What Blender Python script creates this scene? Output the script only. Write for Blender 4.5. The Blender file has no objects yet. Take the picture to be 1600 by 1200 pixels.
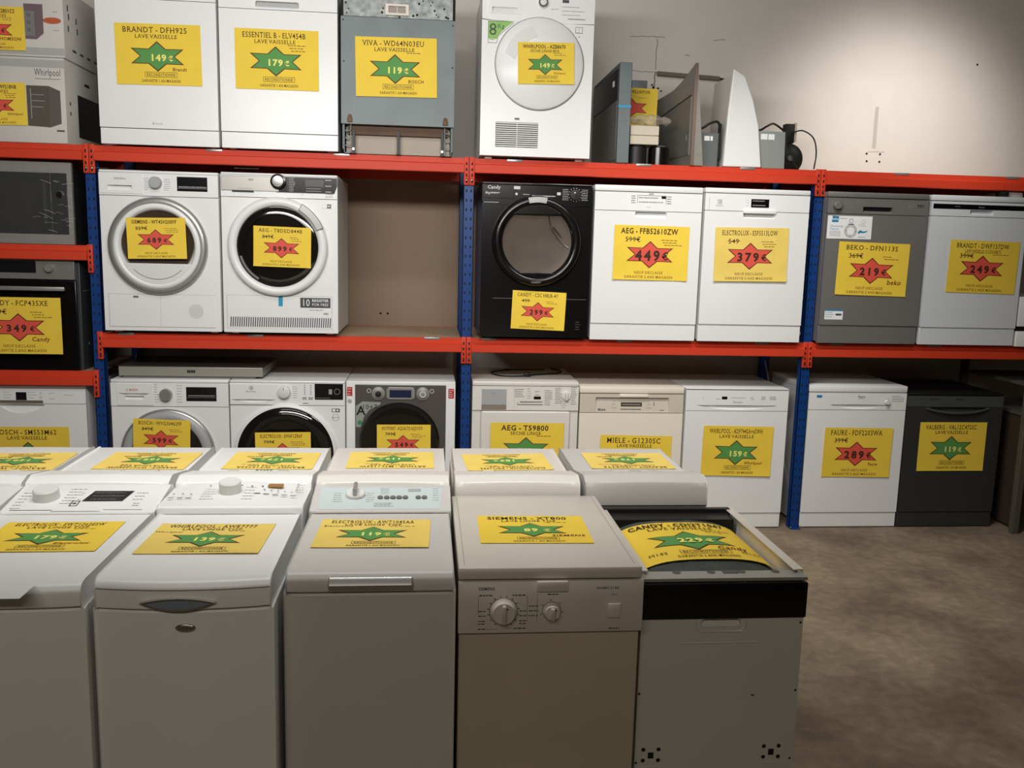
import bpy, bmesh, math, random
from mathutils import Vector, Matrix
random.seed(7)
C = bpy.context.scene.collection
PI = math.pi

# ------------------------------------------------------------------ camera, world, light, exposure
def S(r, g, b):
    f = lambda c: (c/255/12.92) if c/255 <= .04045 else ((c/255+.055)/1.055)**2.4
    return (f(r), f(g), f(b), 1)

YAW, PITCH, ROLL, FPX = 0.0982382806, 0.152838129, 0.0250578555, 1382.96663
fw = Vector((math.sin(YAW)*math.cos(PITCH), math.cos(YAW)*math.cos(PITCH), -math.sin(PITCH)))
rt = Vector((math.cos(YAW), -math.sin(YAW), 0)); up = rt.cross(fw)
r2 = rt*math.cos(ROLL)+up*math.sin(ROLL); u2 = -rt*math.sin(ROLL)+up*math.cos(ROLL)
cd = bpy.data.cameras.new('camera'); cam = bpy.data.objects.new('camera', cd); C.objects.link(cam)
cam.matrix_world = Matrix(((r2.x, u2.x, -fw.x, -0.22229), (r2.y, u2.y, -fw.y, -4.90497), (r2.z, u2.z, -fw.z, 1.61203), (0, 0, 0, 1)))
cd.sensor_fit = 'HORIZONTAL'; cd.sensor_width = 36; cd.lens = FPX/1600*36; cd.clip_start = .05
bpy.context.scene.camera = cam

w = bpy.data.worlds.new('world'); bpy.context.scene.world = w; w.use_nodes = True
w.node_tree.nodes['Background'].inputs[0].default_value = (1, .93, .85, 1)
w.node_tree.nodes['Background'].inputs[1].default_value = .02

def area(name, loc, target, sx, sy, power, col, spread=180):
    l = bpy.data.lights.new(name, 'AREA'); l.shape = 'RECTANGLE'; l.size = sx; l.size_y = sy; l.energy = power; l.color = col
    l.spread = math.radians(spread)
    o = bpy.data.objects.new(name, l); C.objects.link(o); o.location = loc
    o.rotation_euler = (Vector(target)-Vector(loc)).to_track_quat('-Z', 'Y').to_euler(); return o
def spot(name, loc, target, power, col, size, blend, rad):
    l = bpy.data.lights.new(name, 'SPOT'); l.energy = power; l.color = col; l.spot_size = math.radians(size); l.spot_blend = blend
    l.shadow_soft_size = rad
    o = bpy.data.objects.new(name, l); C.objects.link(o); o.location = loc
    o.rotation_euler = (Vector(target)-Vector(loc)).to_track_quat('-Z', 'Y').to_euler(); return o
area('unseen_area_light', (-.6, -2.6, 4.0), (-.6, 0, 1.4), 2.8, .22, 26, (1, .98, .955))
area('unseen_area_light', (-.6, -2.8, 2.55), (-.45, 0, 1.3), 2.3, .2, 48, (1, .985, .96), 160)  # added lamp, hung low to brighten the middle and lower rack faces
area('unseen_area_light', (1.35, -1.3, 3.0), (1.5, -.1, .1), 1.2, .2, 13, (1, .97, .93), 105)  # added lamp, brightens the floor-row dishwashers and floor near the last post
area('unseen_area_light', (-.8, -6.4, 3.1), (-.6, -2.9, .8), 3.0, .3, 30, (1, .9, .76))  # added fill behind the camera, lifts the dark fronts of the front row
spot('ceiling_spot_light', (2.75, -.6, 3.0), (2.75, .78, 2.25), 84, (1, .95, .88), 84, 1, .2)
vs = bpy.context.scene.view_settings
vs.view_transform = 'Standard'; vs.look = 'None'; vs.exposure = 0.0; vs.gamma = 1; vs.use_curve_mapping = False

# ------------------------------------------------------------------ materials
MATS = {}
def mat(name, col, rough=.5, metal=0., bump=0., bscale=200., var=0., vscale=6., coat=0., alpha=1., spec=.5, col2=None, stretch=None):
    if name in MATS: return MATS[name]
    m = bpy.data.materials.new(name); m.use_nodes = True; nt = m.node_tree; b = nt.nodes['Principled BSDF']
    b.inputs['Base Color'].default_value = col; b.inputs['Roughness'].default_value = rough; b.inputs['Metallic'].default_value = metal
    b.inputs['Coat Weight'].default_value = coat; b.inputs['Alpha'].default_value = alpha; b.inputs['Specular IOR Level'].default_value = spec
    if var or bump:
        tc = nt.nodes.new('ShaderNodeTexCoord'); mp = nt.nodes.new('ShaderNodeMapping')
        nt.links.new(tc.outputs['Object'], mp.inputs[0])
        if stretch: mp.inputs['Scale'].default_value = stretch
    if var:
        n = nt.nodes.new('ShaderNodeTexNoise'); n.inputs['Scale'].default_value = vscale; n.inputs['Detail'].default_value = 6
        nt.links.new(mp.outputs[0], n.inputs['Vector'])
        cr = nt.nodes.new('ShaderNodeValToRGB'); cr.color_ramp.elements[0].position = .3; cr.color_ramp.elements[1].position = .7
        c2 = col2 or tuple(c*(1-var) for c in col[:3])+(1,)
        cr.color_ramp.elements[0].color = c2; cr.color_ramp.elements[1].color = col
        nt.links.new(n.outputs['Fac'], cr.inputs[0]); nt.links.new(cr.outputs[0], b.inputs['Base Color'])
    if bump:
        n2 = nt.nodes.new('ShaderNodeTexNoise'); n2.inputs['Scale'].default_value = bscale; n2.inputs['Detail'].default_value = 4
        nt.links.new(mp.outputs[0], n2.inputs['Vector'])
        bp = nt.nodes.new('ShaderNodeBump'); bp.inputs['Strength'].default_value = bump; bp.inputs['Distance'].default_value = .004
        nt.links.new(n2.outputs['Fac'], bp.inputs['Height']); nt.links.new(bp.outputs[0], b.inputs['Normal'])
    MATS[name] = m; return m
WHITE = mat('white enamel', S(236, 237, 236), .32, var=.03, vscale=3)
WARMW = mat('warm white enamel', S(226, 222, 215), .35, var=.03, vscale=3)
AGEDW = mat('aged white enamel', S(212, 206, 194), .4, var=.07, vscale=5)
AGEDG = mat('yellowed panel enamel', S(196, 184, 164), .45, var=.1, vscale=4)
PLASW = mat('white plastic', S(222, 222, 220), .4)
GREYP = mat('light grey plastic', S(168, 170, 170), .4)
GREYD = mat('mid grey plastic', S(110, 110, 110), .45)
SILV = mat('silver paint', S(175, 174, 172), .32, metal=.6)
CHROME = mat('chrome', S(200, 200, 200), .15, metal=1)
STEEL = mat('brushed steel', S(158, 155, 148), .4, metal=.4, var=.15, vscale=3, stretch=(1, 1, 40))
STEELD = mat('dark grey enamel', S(128, 126, 122), .42, metal=.25, var=.06, vscale=4)
ANTHR = mat('anthracite enamel', S(62, 62, 60), .38, metal=.3)
GALV = mat('galvanised sheet', S(110, 121, 121), .5, metal=.2, var=.2, vscale=5, col2=S(100, 108, 110))
GALVD = mat('spotted galvanised sheet', S(150, 155, 152), .35, metal=.55, var=.3, vscale=26, col2=S(95, 100, 98))
BLACK = mat('black gloss', S(14, 13, 13), .22)
BLACKM = mat('black plastic', S(20, 19, 18), .5)
DARKG = mat('dark door glass', S(24, 21, 19), .08, coat=.5)
DISP = mat('dark display glass', S(26, 25, 26), .15)
DRUM0 = mat('steel drum', S(170, 160, 150), .35, metal=.5)
TGLASS = mat('smoked clear glass', S(60, 52, 46), .06, alpha=.42, coat=.5)
PRINT = mat('grey print', S(70, 70, 72), .6)
PRINTL = mat('pale print', S(205, 205, 205), .6)
PRINTF = mat('faint print', S(150, 150, 150), .6)
YELL = mat('yellow paper', S(242, 208, 66), .75, var=.06, vscale=9)
YELLP = mat('faded yellow paper', S(240, 210, 104), .7, var=.1, vscale=9)
INK = mat('brown black ink', S(60, 32, 14), .7)
INKL = mat('faint brown ink', S(120, 84, 22), .7)
REDST = mat('red star print', S(222, 84, 66), .7)
GRNST = mat('green star print', S(84, 148, 72), .7)
STARB = mat('dark star outline', S(92, 30, 14), .7)
PALEY = mat('pale yellow print', S(240, 232, 120), .7)
REDP = mat('red rack paint', S(208, 64, 38), .5, spec=.3)
BLUEP = mat('blue rack paint', S(12, 58, 122), .42, spec=.4)
HOLE = mat('dark slot', S(8, 8, 12), .8)
CHIP = mat('chipboard', S(176, 150, 122), .8, var=.2, vscale=60)
CARDW = mat('white carton', S(205, 202, 196), .7, var=.06, vscale=4)
TAPE = mat('packing tape', S(176, 176, 172), .3)
LBLUE = mat('blue tape', S(40, 150, 190), .5)
GREENL = mat('green label', S(140, 190, 100), .6)
REDL = mat('red label', S(178, 44, 40), .5)
WHITEL = mat('white label', S(238, 240, 240), .6)
BLUEL = mat('blue label print', S(40, 128, 168), .6)
LCDB = mat('blue lcd', S(30, 38, 70), .2)
PALEB = mat('pale blue panel', S(200, 212, 212), .35)
AMBER = mat('amber display', S(150, 104, 40), .3)
FELT = mat('grey insulation felt', S(74, 80, 74), .9, bump=.8, bscale=60, var=.4, vscale=20)
RUST = mat('rusty hinge', S(120, 92, 62), .7, var=.5, vscale=60)
BROWN = mat('brown wood panel', S(96, 72, 52), .7, var=.2, vscale=8)
FILM = mat('clear stretch film', S(230, 232, 232), .12, alpha=.05)
FILMB = mat('crumpled clear plastic', S(190, 180, 165), .15, alpha=.4)
GREYW = mat('warm grey enamel', S(206, 204, 200), .38, var=.05, vscale=3)
MWAVE = mat('printed brown grey', S(92, 84, 78), .6)
MWAVE2 = mat('printed mauve', S(112, 92, 98), .6)
FOOD = mat('printed food', S(206, 104, 66), .6, var=.4, vscale=40)

# ------------------------------------------------------------------ glyphs
GL = {}
def make_glyphs():
    fc = bpy.data.curves.new('glyphs', 'FONT'); fo = bpy.data.objects.new('glyphs', fc); C.objects.link(fo)
    fc.size = 1; fc.resolution_u = 2; fc.fill_mode = 'FRONT'
    def ev(s):
        fc.body = s; dg = bpy.context.evaluated_depsgraph_get(); dg.update()
        me = bpy.data.meshes.new_from_object(fo.evaluated_get(dg), depsgraph=dg)
        v = [(x.co.x, x.co.y) for x in me.vertices]; f = [tuple(p.vertices) for p in me.polygons]
        bpy.data.meshes.remove(me); return v, f
    wd = lambda s: (lambda v: max(a[0] for a in v)-min(a[0] for a in v))(ev(s)[0])
    chars = sorted(set("ABCDEFGHIJKLMNOPQRSTUVWXYZabcdefghijklmnopqrstuvwxyz0123456789-+€.:'"))
    for bold in (0, 1, 2, 3):      # plain, bold, serif, heavy
        fc.offset = (0., .022, .008, .04)[bold]
        base = wd('II'); capv = ev('H')[0]; cap = max(a[1] for a in capv)
        for c in chars:
            v, f = ev(c); adv = wd('I'+c+'I')-base
            if bold == 2:     # slab serifs on the ends of the stems
                eds = {}
                for q in f:
                    for a_, c_ in zip(q, q[1:]+q[:1]): eds[frozenset((a_, c_))] = eds.get(frozenset((a_, c_)), 0)+1
                v, f = list(v), list(f)
                for e_, n_ in eds.items():
                    (xa, ya), (xb, yb) = [v[t_] for t_ in e_]
                    for lv, s_ in ((0, 1), (cap, -1)):
                        if n_ == 1 and abs(ya-lv) < .02*cap and abs(yb-lv) < .02*cap and .03 < abs(xa-xb)/cap < .3 and c not in '-.,:0234567890':
                            l_, r_ = min(xa, xb)-.07*cap, max(xa, xb)+.07*cap; o_ = len(v)
                            v += [(l_, lv), (r_, lv), (r_, lv+s_*.06*cap), (l_, lv+s_*.06*cap)]; f.append((o_, o_+1, o_+2, o_+3))
            GL[(c, bold)] = ([(a/cap, b/cap) for a, b in v], f, adv/cap+(.06, .08, .1, .12)[bold])
        GL[(' ', bold)] = ([], [], .36)
    bpy.data.objects.remove(fo); bpy.data.curves.remove(fc)
make_glyphs()

# ------------------------------------------------------------------ mesh builder
def rrect(x0, x1, z0, z1, r, n=5):
    P = []
    for cx, cz, a in ((x1-r, z1-r, 0), (x0+r, z1-r, 90), (x0+r, z0+r, 180), (x1-r, z0+r, 270)):
        for i in range(n+1):
            t = math.radians(a+90*i/n); P.append((cx+r*math.cos(t), cz+r*math.sin(t)))
    return P
def circ(cx, cz, r, n=40, a0=0, a1=360):
    return [(cx+r*math.cos(math.radians(a0+(a1-a0)*i/n)), cz+r*math.sin(math.radians(a0+(a1-a0)*i/n))) for i in range(n if a1-a0 == 360 else n+1)]
def lens(x0, x1, z, ut, lb, n=18):
    P = [(x0+(x1-x0)*i/n, z+ut*(1-(2*i/n-1)**2)) for i in range(n+1)]
    return P+[(x1+(x0-x1)*i/n, z-lb*(1-(2*i/n-1)**2)) for i in range(1, n)]
class MB:
    def __init__(s): s.v = []; s.f = []; s.m = []; s.M = None
    def add(s, vs, fs, mi=0, M=None):
        o = len(s.v); T = M if M is not None else s.M
        for p in vs:
            q = Vector(p)
            s.v.append(T @ q if T is not None else q)
        for f in fs: s.f.append(tuple(i+o for i in f)); s.m.append(mi)
    def bm(s, b, mi=0):
        b.verts.ensure_lookup_table(); b.verts.index_update()
        s.add([v.co.copy() for v in b.verts], [tuple(v.index for v in f.verts) for f in b.faces], mi); b.free()
    def box(s, x0, x1, y0, y1, z0, z1, mi=0, bev=0., seg=2):
        b = bmesh.new(); bmesh.ops.create_cube(b, size=1)
        for v in b.verts:
            v.co = Vector(((x0+x1)/2+v.co.x*(x1-x0), (y0+y1)/2+v.co.y*(y1-y0), (z0+z1)/2+v.co.z*(z1-z0)))
        if bev: bmesh.ops.bevel(b, geom=b.edges[:], offset=bev, segments=seg, affect='EDGES', profile=.5)
        s.bm(b, mi); return s
    def prism(s, pts, ax, a0, a1, mi=0):
        n = len(pts)
        mk = {'x': lambda p, a: (a, p[0], p[1]), 'y': lambda p, a: (p[0], a, p[1]), 'z': lambda p, a: (p[0], p[1], a)}[ax]
        vs_ = [mk(p, a0) for p in pts]+[mk(p, a1) for p in pts]
        fs = [tuple(range(n)), tuple(range(2*n-1, n-1, -1))]+[(i, i+n, (i+1) % n+n, (i+1) % n) for i in range(n)]
        s.add(vs_, fs, mi); return s
    def lathe(s, cx, cz, y, prof, n=56, mi=0, a0=0, a1=360):
        full = a1-a0 == 360; k = n if full else n+1; vs_ = []
        for i in range(k):
            t = math.radians(a0+(a1-a0)*i/n)
            for r, o in prof: vs_.append((cx+r*math.cos(t), y-o, cz+r*math.sin(t)))
        m = len(prof); fs = []
        for i in range(n):
            j = (i+1) % k
            for q in range(m-1): fs.append((i*m+q, j*m+q, j*m+q+1, i*m+q+1))
        s.add(vs_, fs, mi); return s
    def knob(s, cx, cz, y, r, h, mi=0, n=28): return s.lathe(cx, cz, y, [(r, 0), (r*.97, h*.85), (r*.88, h), (.0001, h)], n, mi)
    def vcyl(s, cx, cy, z0, z1, r, mi=0, n=28):
        vs_ = [(cx+q*math.cos(2*PI*i/n), cy+q*math.sin(2*PI*i/n), z) for z, q in ((z0, r), (z1-.1*r, r), (z1, r*.9)) for i in range(n)]
        fs = [(k*n+i, k*n+(i+1) % n, (k+1)*n+(i+1) % n, (k+1)*n+i) for k in (0, 1) for i in range(n)]+[tuple(range(2*n, 3*n)), tuple(range(n-1, -1, -1))]
        s.add(vs_, fs, mi); return s
    def tube(s, pts, r, n=8, mi=0):
        P = [Vector(p) for p in pts]; vs_ = []; up_ = Vector((.013, .02, 1))
        for i, p in enumerate(P):
            d = (P[min(i+1, len(P)-1)]-P[max(i-1, 0)]).normalized(); a = d.cross(up_)
            if a.length < 1e-4: a = d.cross(Vector((1, 0, 0)))
            a.normalize(); b = d.cross(a)
            for k in range(n):
                t = 2*PI*k/n; vs_.append(p+a*r*math.cos(t)+b*r*math.sin(t))
        fs = [(i*n+k, i*n+(k+1) % n, (i+1)*n+(k+1) % n, (i+1)*n+k) for i in range(len(P)-1) for k in range(n)]
        fs += [tuple(range(n-1, -1, -1)), tuple(range((len(P)-1)*n, len(P)*n))]
        s.add(vs_, fs, mi); return s
    def plate(s, x0, x1, z0, z1, y0, y1, holes, mi=0, mih=None, outer=None):
        """front plate at y0, back at y1, with scooped holes [(pts, depth or function(z))]"""
        mih = mi if mih is None else mih; b = bmesh.new()
        out = outer or [(x0, z0), (x1, z0), (x1, z1), (x0, z1)]
        es = []
        for loop in [out]+[h[0] for h in holes]:
            vv = [b.verts.new((p[0], y0, p[1])) for p in loop]
            es += [b.edges.new((vv[i], vv[(i+1) % len(vv)])) for i in range(len(vv))]
        bmesh.ops.triangle_fill(b, use_beauty=True, edges=es, normal=(0, -1, 0)); s.bm(b, mi)
        n = len(out)
        s.add([(p[0], y0, p[1]) for p in out]+[(p[0], y1, p[1]) for p in out], [(i, i+n, (i+1) % n+n, (i+1) % n) for i in range(n)]+([] if holes else [tuple(range(2*n-1, n-1, -1))]), mi)
        for pts, dep in holes:
            d = dep if callable(dep) else (lambda z, q=dep: q)
            n = len(pts); cx = sum(p[0] for p in pts)/n; cz = sum(p[1] for p in pts)/n
            s.add([(p[0], y0, p[1]) for p in pts]+[(p[0], y0+d(p[1]), p[1]) for p in pts]+[(cx, y0+d(cz), cz)],
                  [(i, (i+1) % n, (i+1) % n+n, i+n) for i in range(n)]+[(i+n, (i+1) % n+n, 2*n) for i in range(n)], mih)
        return s
    def text(s, t, h, M, mi=0, bold=0, width=None, align='c', shear=0., gap=0., maxw=None):
        tot = sum(GL.get((c, bold), GL[(' ', bold)])[2]+gap for c in t)-gap; sx = h
        if width: sx = width/tot
        elif maxw and tot*h > maxw: sx = maxw/tot
        x = -tot*sx*(.5 if align == 'c' else 0 if align == 'l' else 1)
        for c in t:
            v, f, a = GL.get((c, bold), GL[(' ', bold)])
            s.add([M @ Vector((x+p[0]*sx+p[1]*h*shear, (p[1]-.5)*h, 0)) for p in v], f, mi); x += (a+gap)*sx
        return s
    def ftext(s, t, h, x, y, z, mi=0, bold=0, **k):   # lettering on a face that looks to -y
        return s.text(t, h, Matrix.Translation((x, y, z)) @ Matrix.Rotation(PI/2, 4, "X"), mi, bold, **k)
    def bar(s, x0, x1, z0, z1, y, mi=0): return s.add([(x0, y, z0), (x1, y, z0), (x1, y, z1), (x0, y, z1)], [(0, 1, 2, 3)], mi) or s
    def lines(s, x0, x1, z0, z1, y, n, th=.0022, mi=0, jit=.35):   # small illegible print, n lines
        for i in range(n):
            z = z1-(z1-z0)*i/max(n-1, 1); a = x0; e = x1-(x1-x0)*jit*random.random()
            while a < e:
                q = min(e, a+random.uniform(.004, .011)); s.bar(a, q, z-th/2, z+th/2, y, mi); a = q+.002
        return s
    def build(s, name, mats, parent=None, loc=(0, 0, 0), sharp=35):
        me = bpy.data.meshes.new(name); me.from_pydata([tuple(v) for v in s.v], [], s.f)
        for m in (mats if isinstance(mats, (list, tuple)) else [mats]): me.materials.append(m)
        me.polygons.foreach_set('material_index', s.m); me.polygons.foreach_set('use_smooth', [True]*len(s.f))
        me.update(); me.set_sharp_from_angle(angle=math.radians(sharp))
        o = bpy.data.objects.new(name, me); C.objects.link(o); o.location = loc
        if parent: o.parent = parent
        return o
def tag(o, label, cat, group=None):
    o['label'] = label; o['category'] = cat
    if group: o['group'] = group
    return o
def struct(o): o['kind'] = 'structure'; return o
def copy_tree(o, parent=None):
    c = o.copy(); C.objects.link(c)
    if parent: c.parent = parent
    for ch in list(o.children): copy_tree(ch, c)
    return c

# ------------------------------------------------------------------ room
def stained(name, base, dark, light, sc, rough, bump, DK=(.97, .97, .97, 1)):
    m = bpy.data.materials.new(name); m.use_nodes = True; nt = m.node_tree; b = nt.nodes['Principled BSDF']; b.inputs['Roughness'].default_value = rough
    tc = nt.nodes.new('ShaderNodeTexCoord')
    def noise(scale, det, lo, hi, c0, c1):
        n = nt.nodes.new('ShaderNodeTexNoise'); n.inputs['Scale'].default_value = scale; n.inputs['Detail'].default_value = det
        nt.links.new(tc.outputs['Object'], n.inputs['Vector'])
        r = nt.nodes.new('ShaderNodeValToRGB'); r.color_ramp.elements[0].position = lo; r.color_ramp.elements[1].position = hi
        r.color_ramp.elements[0].color = c0; r.color_ramp.elements[1].color = c1
        nt.links.new(n.outputs['Fac'], r.inputs[0]); return n, r
    n1, r1 = noise(sc, 8, .35, .65, dark, base); n2, r2_ = noise(sc*9, 6, .4, .7, DK, light)
    mx = nt.nodes.new('ShaderNodeMix'); mx.data_type = 'RGBA'; mx.blend_type = 'MULTIPLY'; mx.inputs[0].default_value = 1
    nt.links.new(r1.outputs[0], mx.inputs[6]); nt.links.new(r2_.outputs[0], mx.inputs[7]); nt.links.new(mx.outputs[2], b.inputs['Base Color'])
    bp = nt.nodes.new('ShaderNodeBump'); bp.inputs['Strength'].default_value = bump; bp.inputs['Distance'].default_value = .01
    nt.links.new(n2.outputs['Fac'], bp.inputs['Height']); nt.links.new(bp.outputs[0], b.inputs['Normal'])
    return m
FLOORM = stained('worn concrete', S(150, 134, 112), S(112, 96, 78), (1.1, 1.1, 1.08, 1), 2.2, .8, .25, (.8, .8, .8, 1))
WALLM = stained('painted rendered wall', S(226, 220, 213), S(221, 215, 208), (1, 1, 1, 1), .9, .85, .1)
CEILM = mat('ceiling paint', S(150, 146, 140), .9)
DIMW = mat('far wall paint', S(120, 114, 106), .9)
X0, X1, Y0, Y1, ZC = -6, 7, -8, .78, 5.0
struct(MB().box(X0, X1, Y0, Y1, -.1, 0).build('floor', FLOORM))
wb = struct(MB().box(X0-.1, X1+.1, Y1, Y1+.15, 0, ZC).build('wall_back', WALLM))
struct(MB().box(X0-.15, X0, Y0, Y1, 0, ZC).build('wall_left', DIMW))
struct(MB().box(X1, X1+.15, Y0, Y1, 0, ZC).build('wall_right', DIMW))
struct(MB().box(X0, X1, Y0-.15, Y0, 0, ZC).build('wall_front', DIMW))
struct(MB().box(X0-.1, X1+.1, Y0-.1, Y1+.1, ZC, ZC+.1).build('ceiling', CEILM))
# joints, chips and holes in the back wall
k = MB(); yw = Y1-.001
def crack(pts, t=.004):
    for (a, b), (c, d) in zip(pts, pts[1:]):
        L = math.hypot(c-a, d-b) or 1; nx, nz = -(d-b)/L*t/2, (c-a)/L*t/2
        k.add([(a-nx, yw, b-nz), (c-nx, yw, d-nz), (c+nx, yw, d+nz), (a+nx, yw, b+nz)], [(0, 1, 2, 3)], 0)
def wob(a, b, n=9, j=.004): return [(a[0]+(b[0]-a[0])*i/n+random.uniform(-j, j), a[1]+(b[1]-a[1])*i/n+random.uniform(-j, j)) for i in range(n+1)]
crack(wob((1.198, 2.925), (1.193, 2.74))); crack(wob((1.193, 2.73), (1.19, 2.63)), .007); crack(wob((.99, 2.727), (1.197, 2.722)), .003)
crack(wob((1.02, 2.93), (1.25, 2.935)), .003); crack(wob((1.56, 2.93), (1.63, 2.937)), .003); crack(wob((2.63, 2.287), (2.74, 2.287)), .002)
crack(wob((1.38, 2.835), (1.41, 2.835), 3), .004)
for a, b in ((1.185, 2.63), (1.2, 2.605), (1.235, 2.61), (1.215, 2.625), (1.175, 2.645)):
    k.add([(p[0], yw-.0005, p[1]) for p in circ(a, b, random.uniform(.006, .014), 7)], [tuple(range(7))], 1)
for a, b in ((2.621, 2.274), (2.712, 2.273), (2.625, 2.226), (2.712, 2.225), (3.32, 2.86)):
    k.add([(p[0], yw-.0005, p[1]) for p in circ(a, b, .007, 14)], [tuple(range(14))], 1)
k.bar(2.655, 2.678, 2.31, 2.57, yw-.0003, 2)
k.build('wall_crack', [mat('wall joint', S(120, 110, 100), .9), HOLE, mat('dirty smear', S(192, 186, 178), .9)], wb)
# a bare conduit stub on the wall
o = MB().tube([(1.2, Y1-.02, 2.712), (1.6, Y1-.02, 2.697)], .014, 10).tube([(1.6, Y1-.02, 2.697), (1.655, Y1-.03, 2.69)], .006, 6, 1).build('conduit_pipe', [mat('grey pipe', S(118, 108, 100), .6), BLACKM])
tag(o, 'short grey conduit pipe fixed along the wall above the cooker hoods', 'pipe')

# ------------------------------------------------------------------ shelving rack
UX = [-3.94, -1.97, 0, 1.97, 3.94]; ZT, ZM = 2.082, 1.11
rack = bpy.data.objects.new('shelving_rack', None); C.objects.link(rack); rack.location = (0, 0, 0)
tag(rack, 'long shelving rack with blue uprights, red beams and chipboard shelves holding appliances', 'shelving')
for i, x in enumerate(UX):
    for y in (0, .62):
        u = MB(); t = .0285
        u.box(x-t, x+t, y, y+.004, 0.004, 2.083, 0).box(x-t, x-t+.003, y, y+.045, .004, 2.083, 0).box(x+t-.003, x+t, y, y+.045, .004, 2.083, 0)
        if y == 0:
            for q in range(41):
                for s in (-1, 1):
                    z = .06+q*.05; u.prism(rrect(x+s*.013-.004, x+s*.013+.004, z-.008, z+.008, .0035, 3), 'y', -.0006, 0, 1)
        up_ = u.build('upright', [BLUEP, HOLE], rack)
        MB().box(x-.03, x+.03, y-.03, y+.05, 0, .004, 0).box(x-.03, x-.022, y-.024, y-.014, .004, .02, 1, .001).box(x+.022, x+.03, y-.024, y-.014, .004, .02, 1, .001).build('foot_plate', [BLUEP, CHROME], up_)
    MB().tube([(x, .03, .1), (x, .64, .95)], .006, 6).tube([(x, .64, 1.05), (x, .03, 1.9)], .006, 6).build('brace', SILV, rack)
def beam(x0, x1, z, cliplist=(), y=0., h=.078, conn=(1, 1)):
    s = -1 if y == 0 else 1
    prof = [(y, z), (y+s*.012, z), (y+s*.012, z-.028), (y+s*.03, z-.034), (y+s*.03, z-h+.003), (y+s*.027, z-h), (y, z-h)]
    b = MB().prism(prof, 'x', x0+.0286, x1-.0286).build('beam', REDP, rack)
    for e, on, sg in ((x0, conn[0], 1), (x1, conn[1], -1)):
        if not on: continue
        xa = e+sg*.0015; xb = e+sg*.0288; a, c = min(xa, xb), max(xa, xb)
        m = MB().box(a, c, y+s*.016, y+s*.0008, z-.142, z+.006, 0, .002)
        for q in range(3):
            m.prism(rrect((a+c)/2-.004, (a+c)/2+.004, z-.03-q*.03-.008, z-.03-q*.03+.008, .0035, 3), 'y', y+s*.0167, y+s*.016, 1)
        m.prism(rrect((a+c)/2-.005, (a+c)/2+.005, z-.132, z-.108, .004, 3), 'y', y+s*.0175, y+s*.016, 1)
        m.box((a+c)/2-.0025, (a+c)/2+.0025, y+s*.021, y+s*.016, z-.122, z-.112, 2, .001)
        m.build('connector', [REDP, HOLE, CHROME], b)
    for cx in cliplist:
        if x0 < cx < x1: MB().box(cx-.042, cx+.042, y-.0145, y+.02, z-.011, z+.0015, 0, .001).build('clip', SILV, b)
    return b
def board(x0, x1, z): MB().box(x0+.032, x1-.032, .006, .665, z-.019, z-.0005).build('shelf_board', CHIP, rack)
CT = [-1.338, -.68, .245, .956, 1.544, 2.443, 3.106]; CM = [-1.822, -1.145, -.191, .127, .893, 1.693, 2.143, 2.737]
for x0, x1 in zip(UX, UX[1:]):
    lev = (ZT, 1.568, .902) if x1 < -1.9 else (ZT, ZM)
    for z in lev:
        beam(x0, x1, z, CT if z == ZT else CM if z == ZM else ()); beam(x0, x1, z, (), y=.665); board(x0, x1, z)

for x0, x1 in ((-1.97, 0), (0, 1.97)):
    MB().box(x0+.03, x1-.03, .76, .768, ZM-.01, ZT-.03).build('added_shade_panel', mat('shade brown board', S(158, 136, 116), .85, var=.08, vscale=3), rack)  # board added over the wall; its brown stands in for the shelf's shadow
for xx in (-.512, -.467): MB().prism(circ(xx, 1.18, .007, 12), 'y', .7585, .761).build('panel_hole', HOLE, rack)
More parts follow.
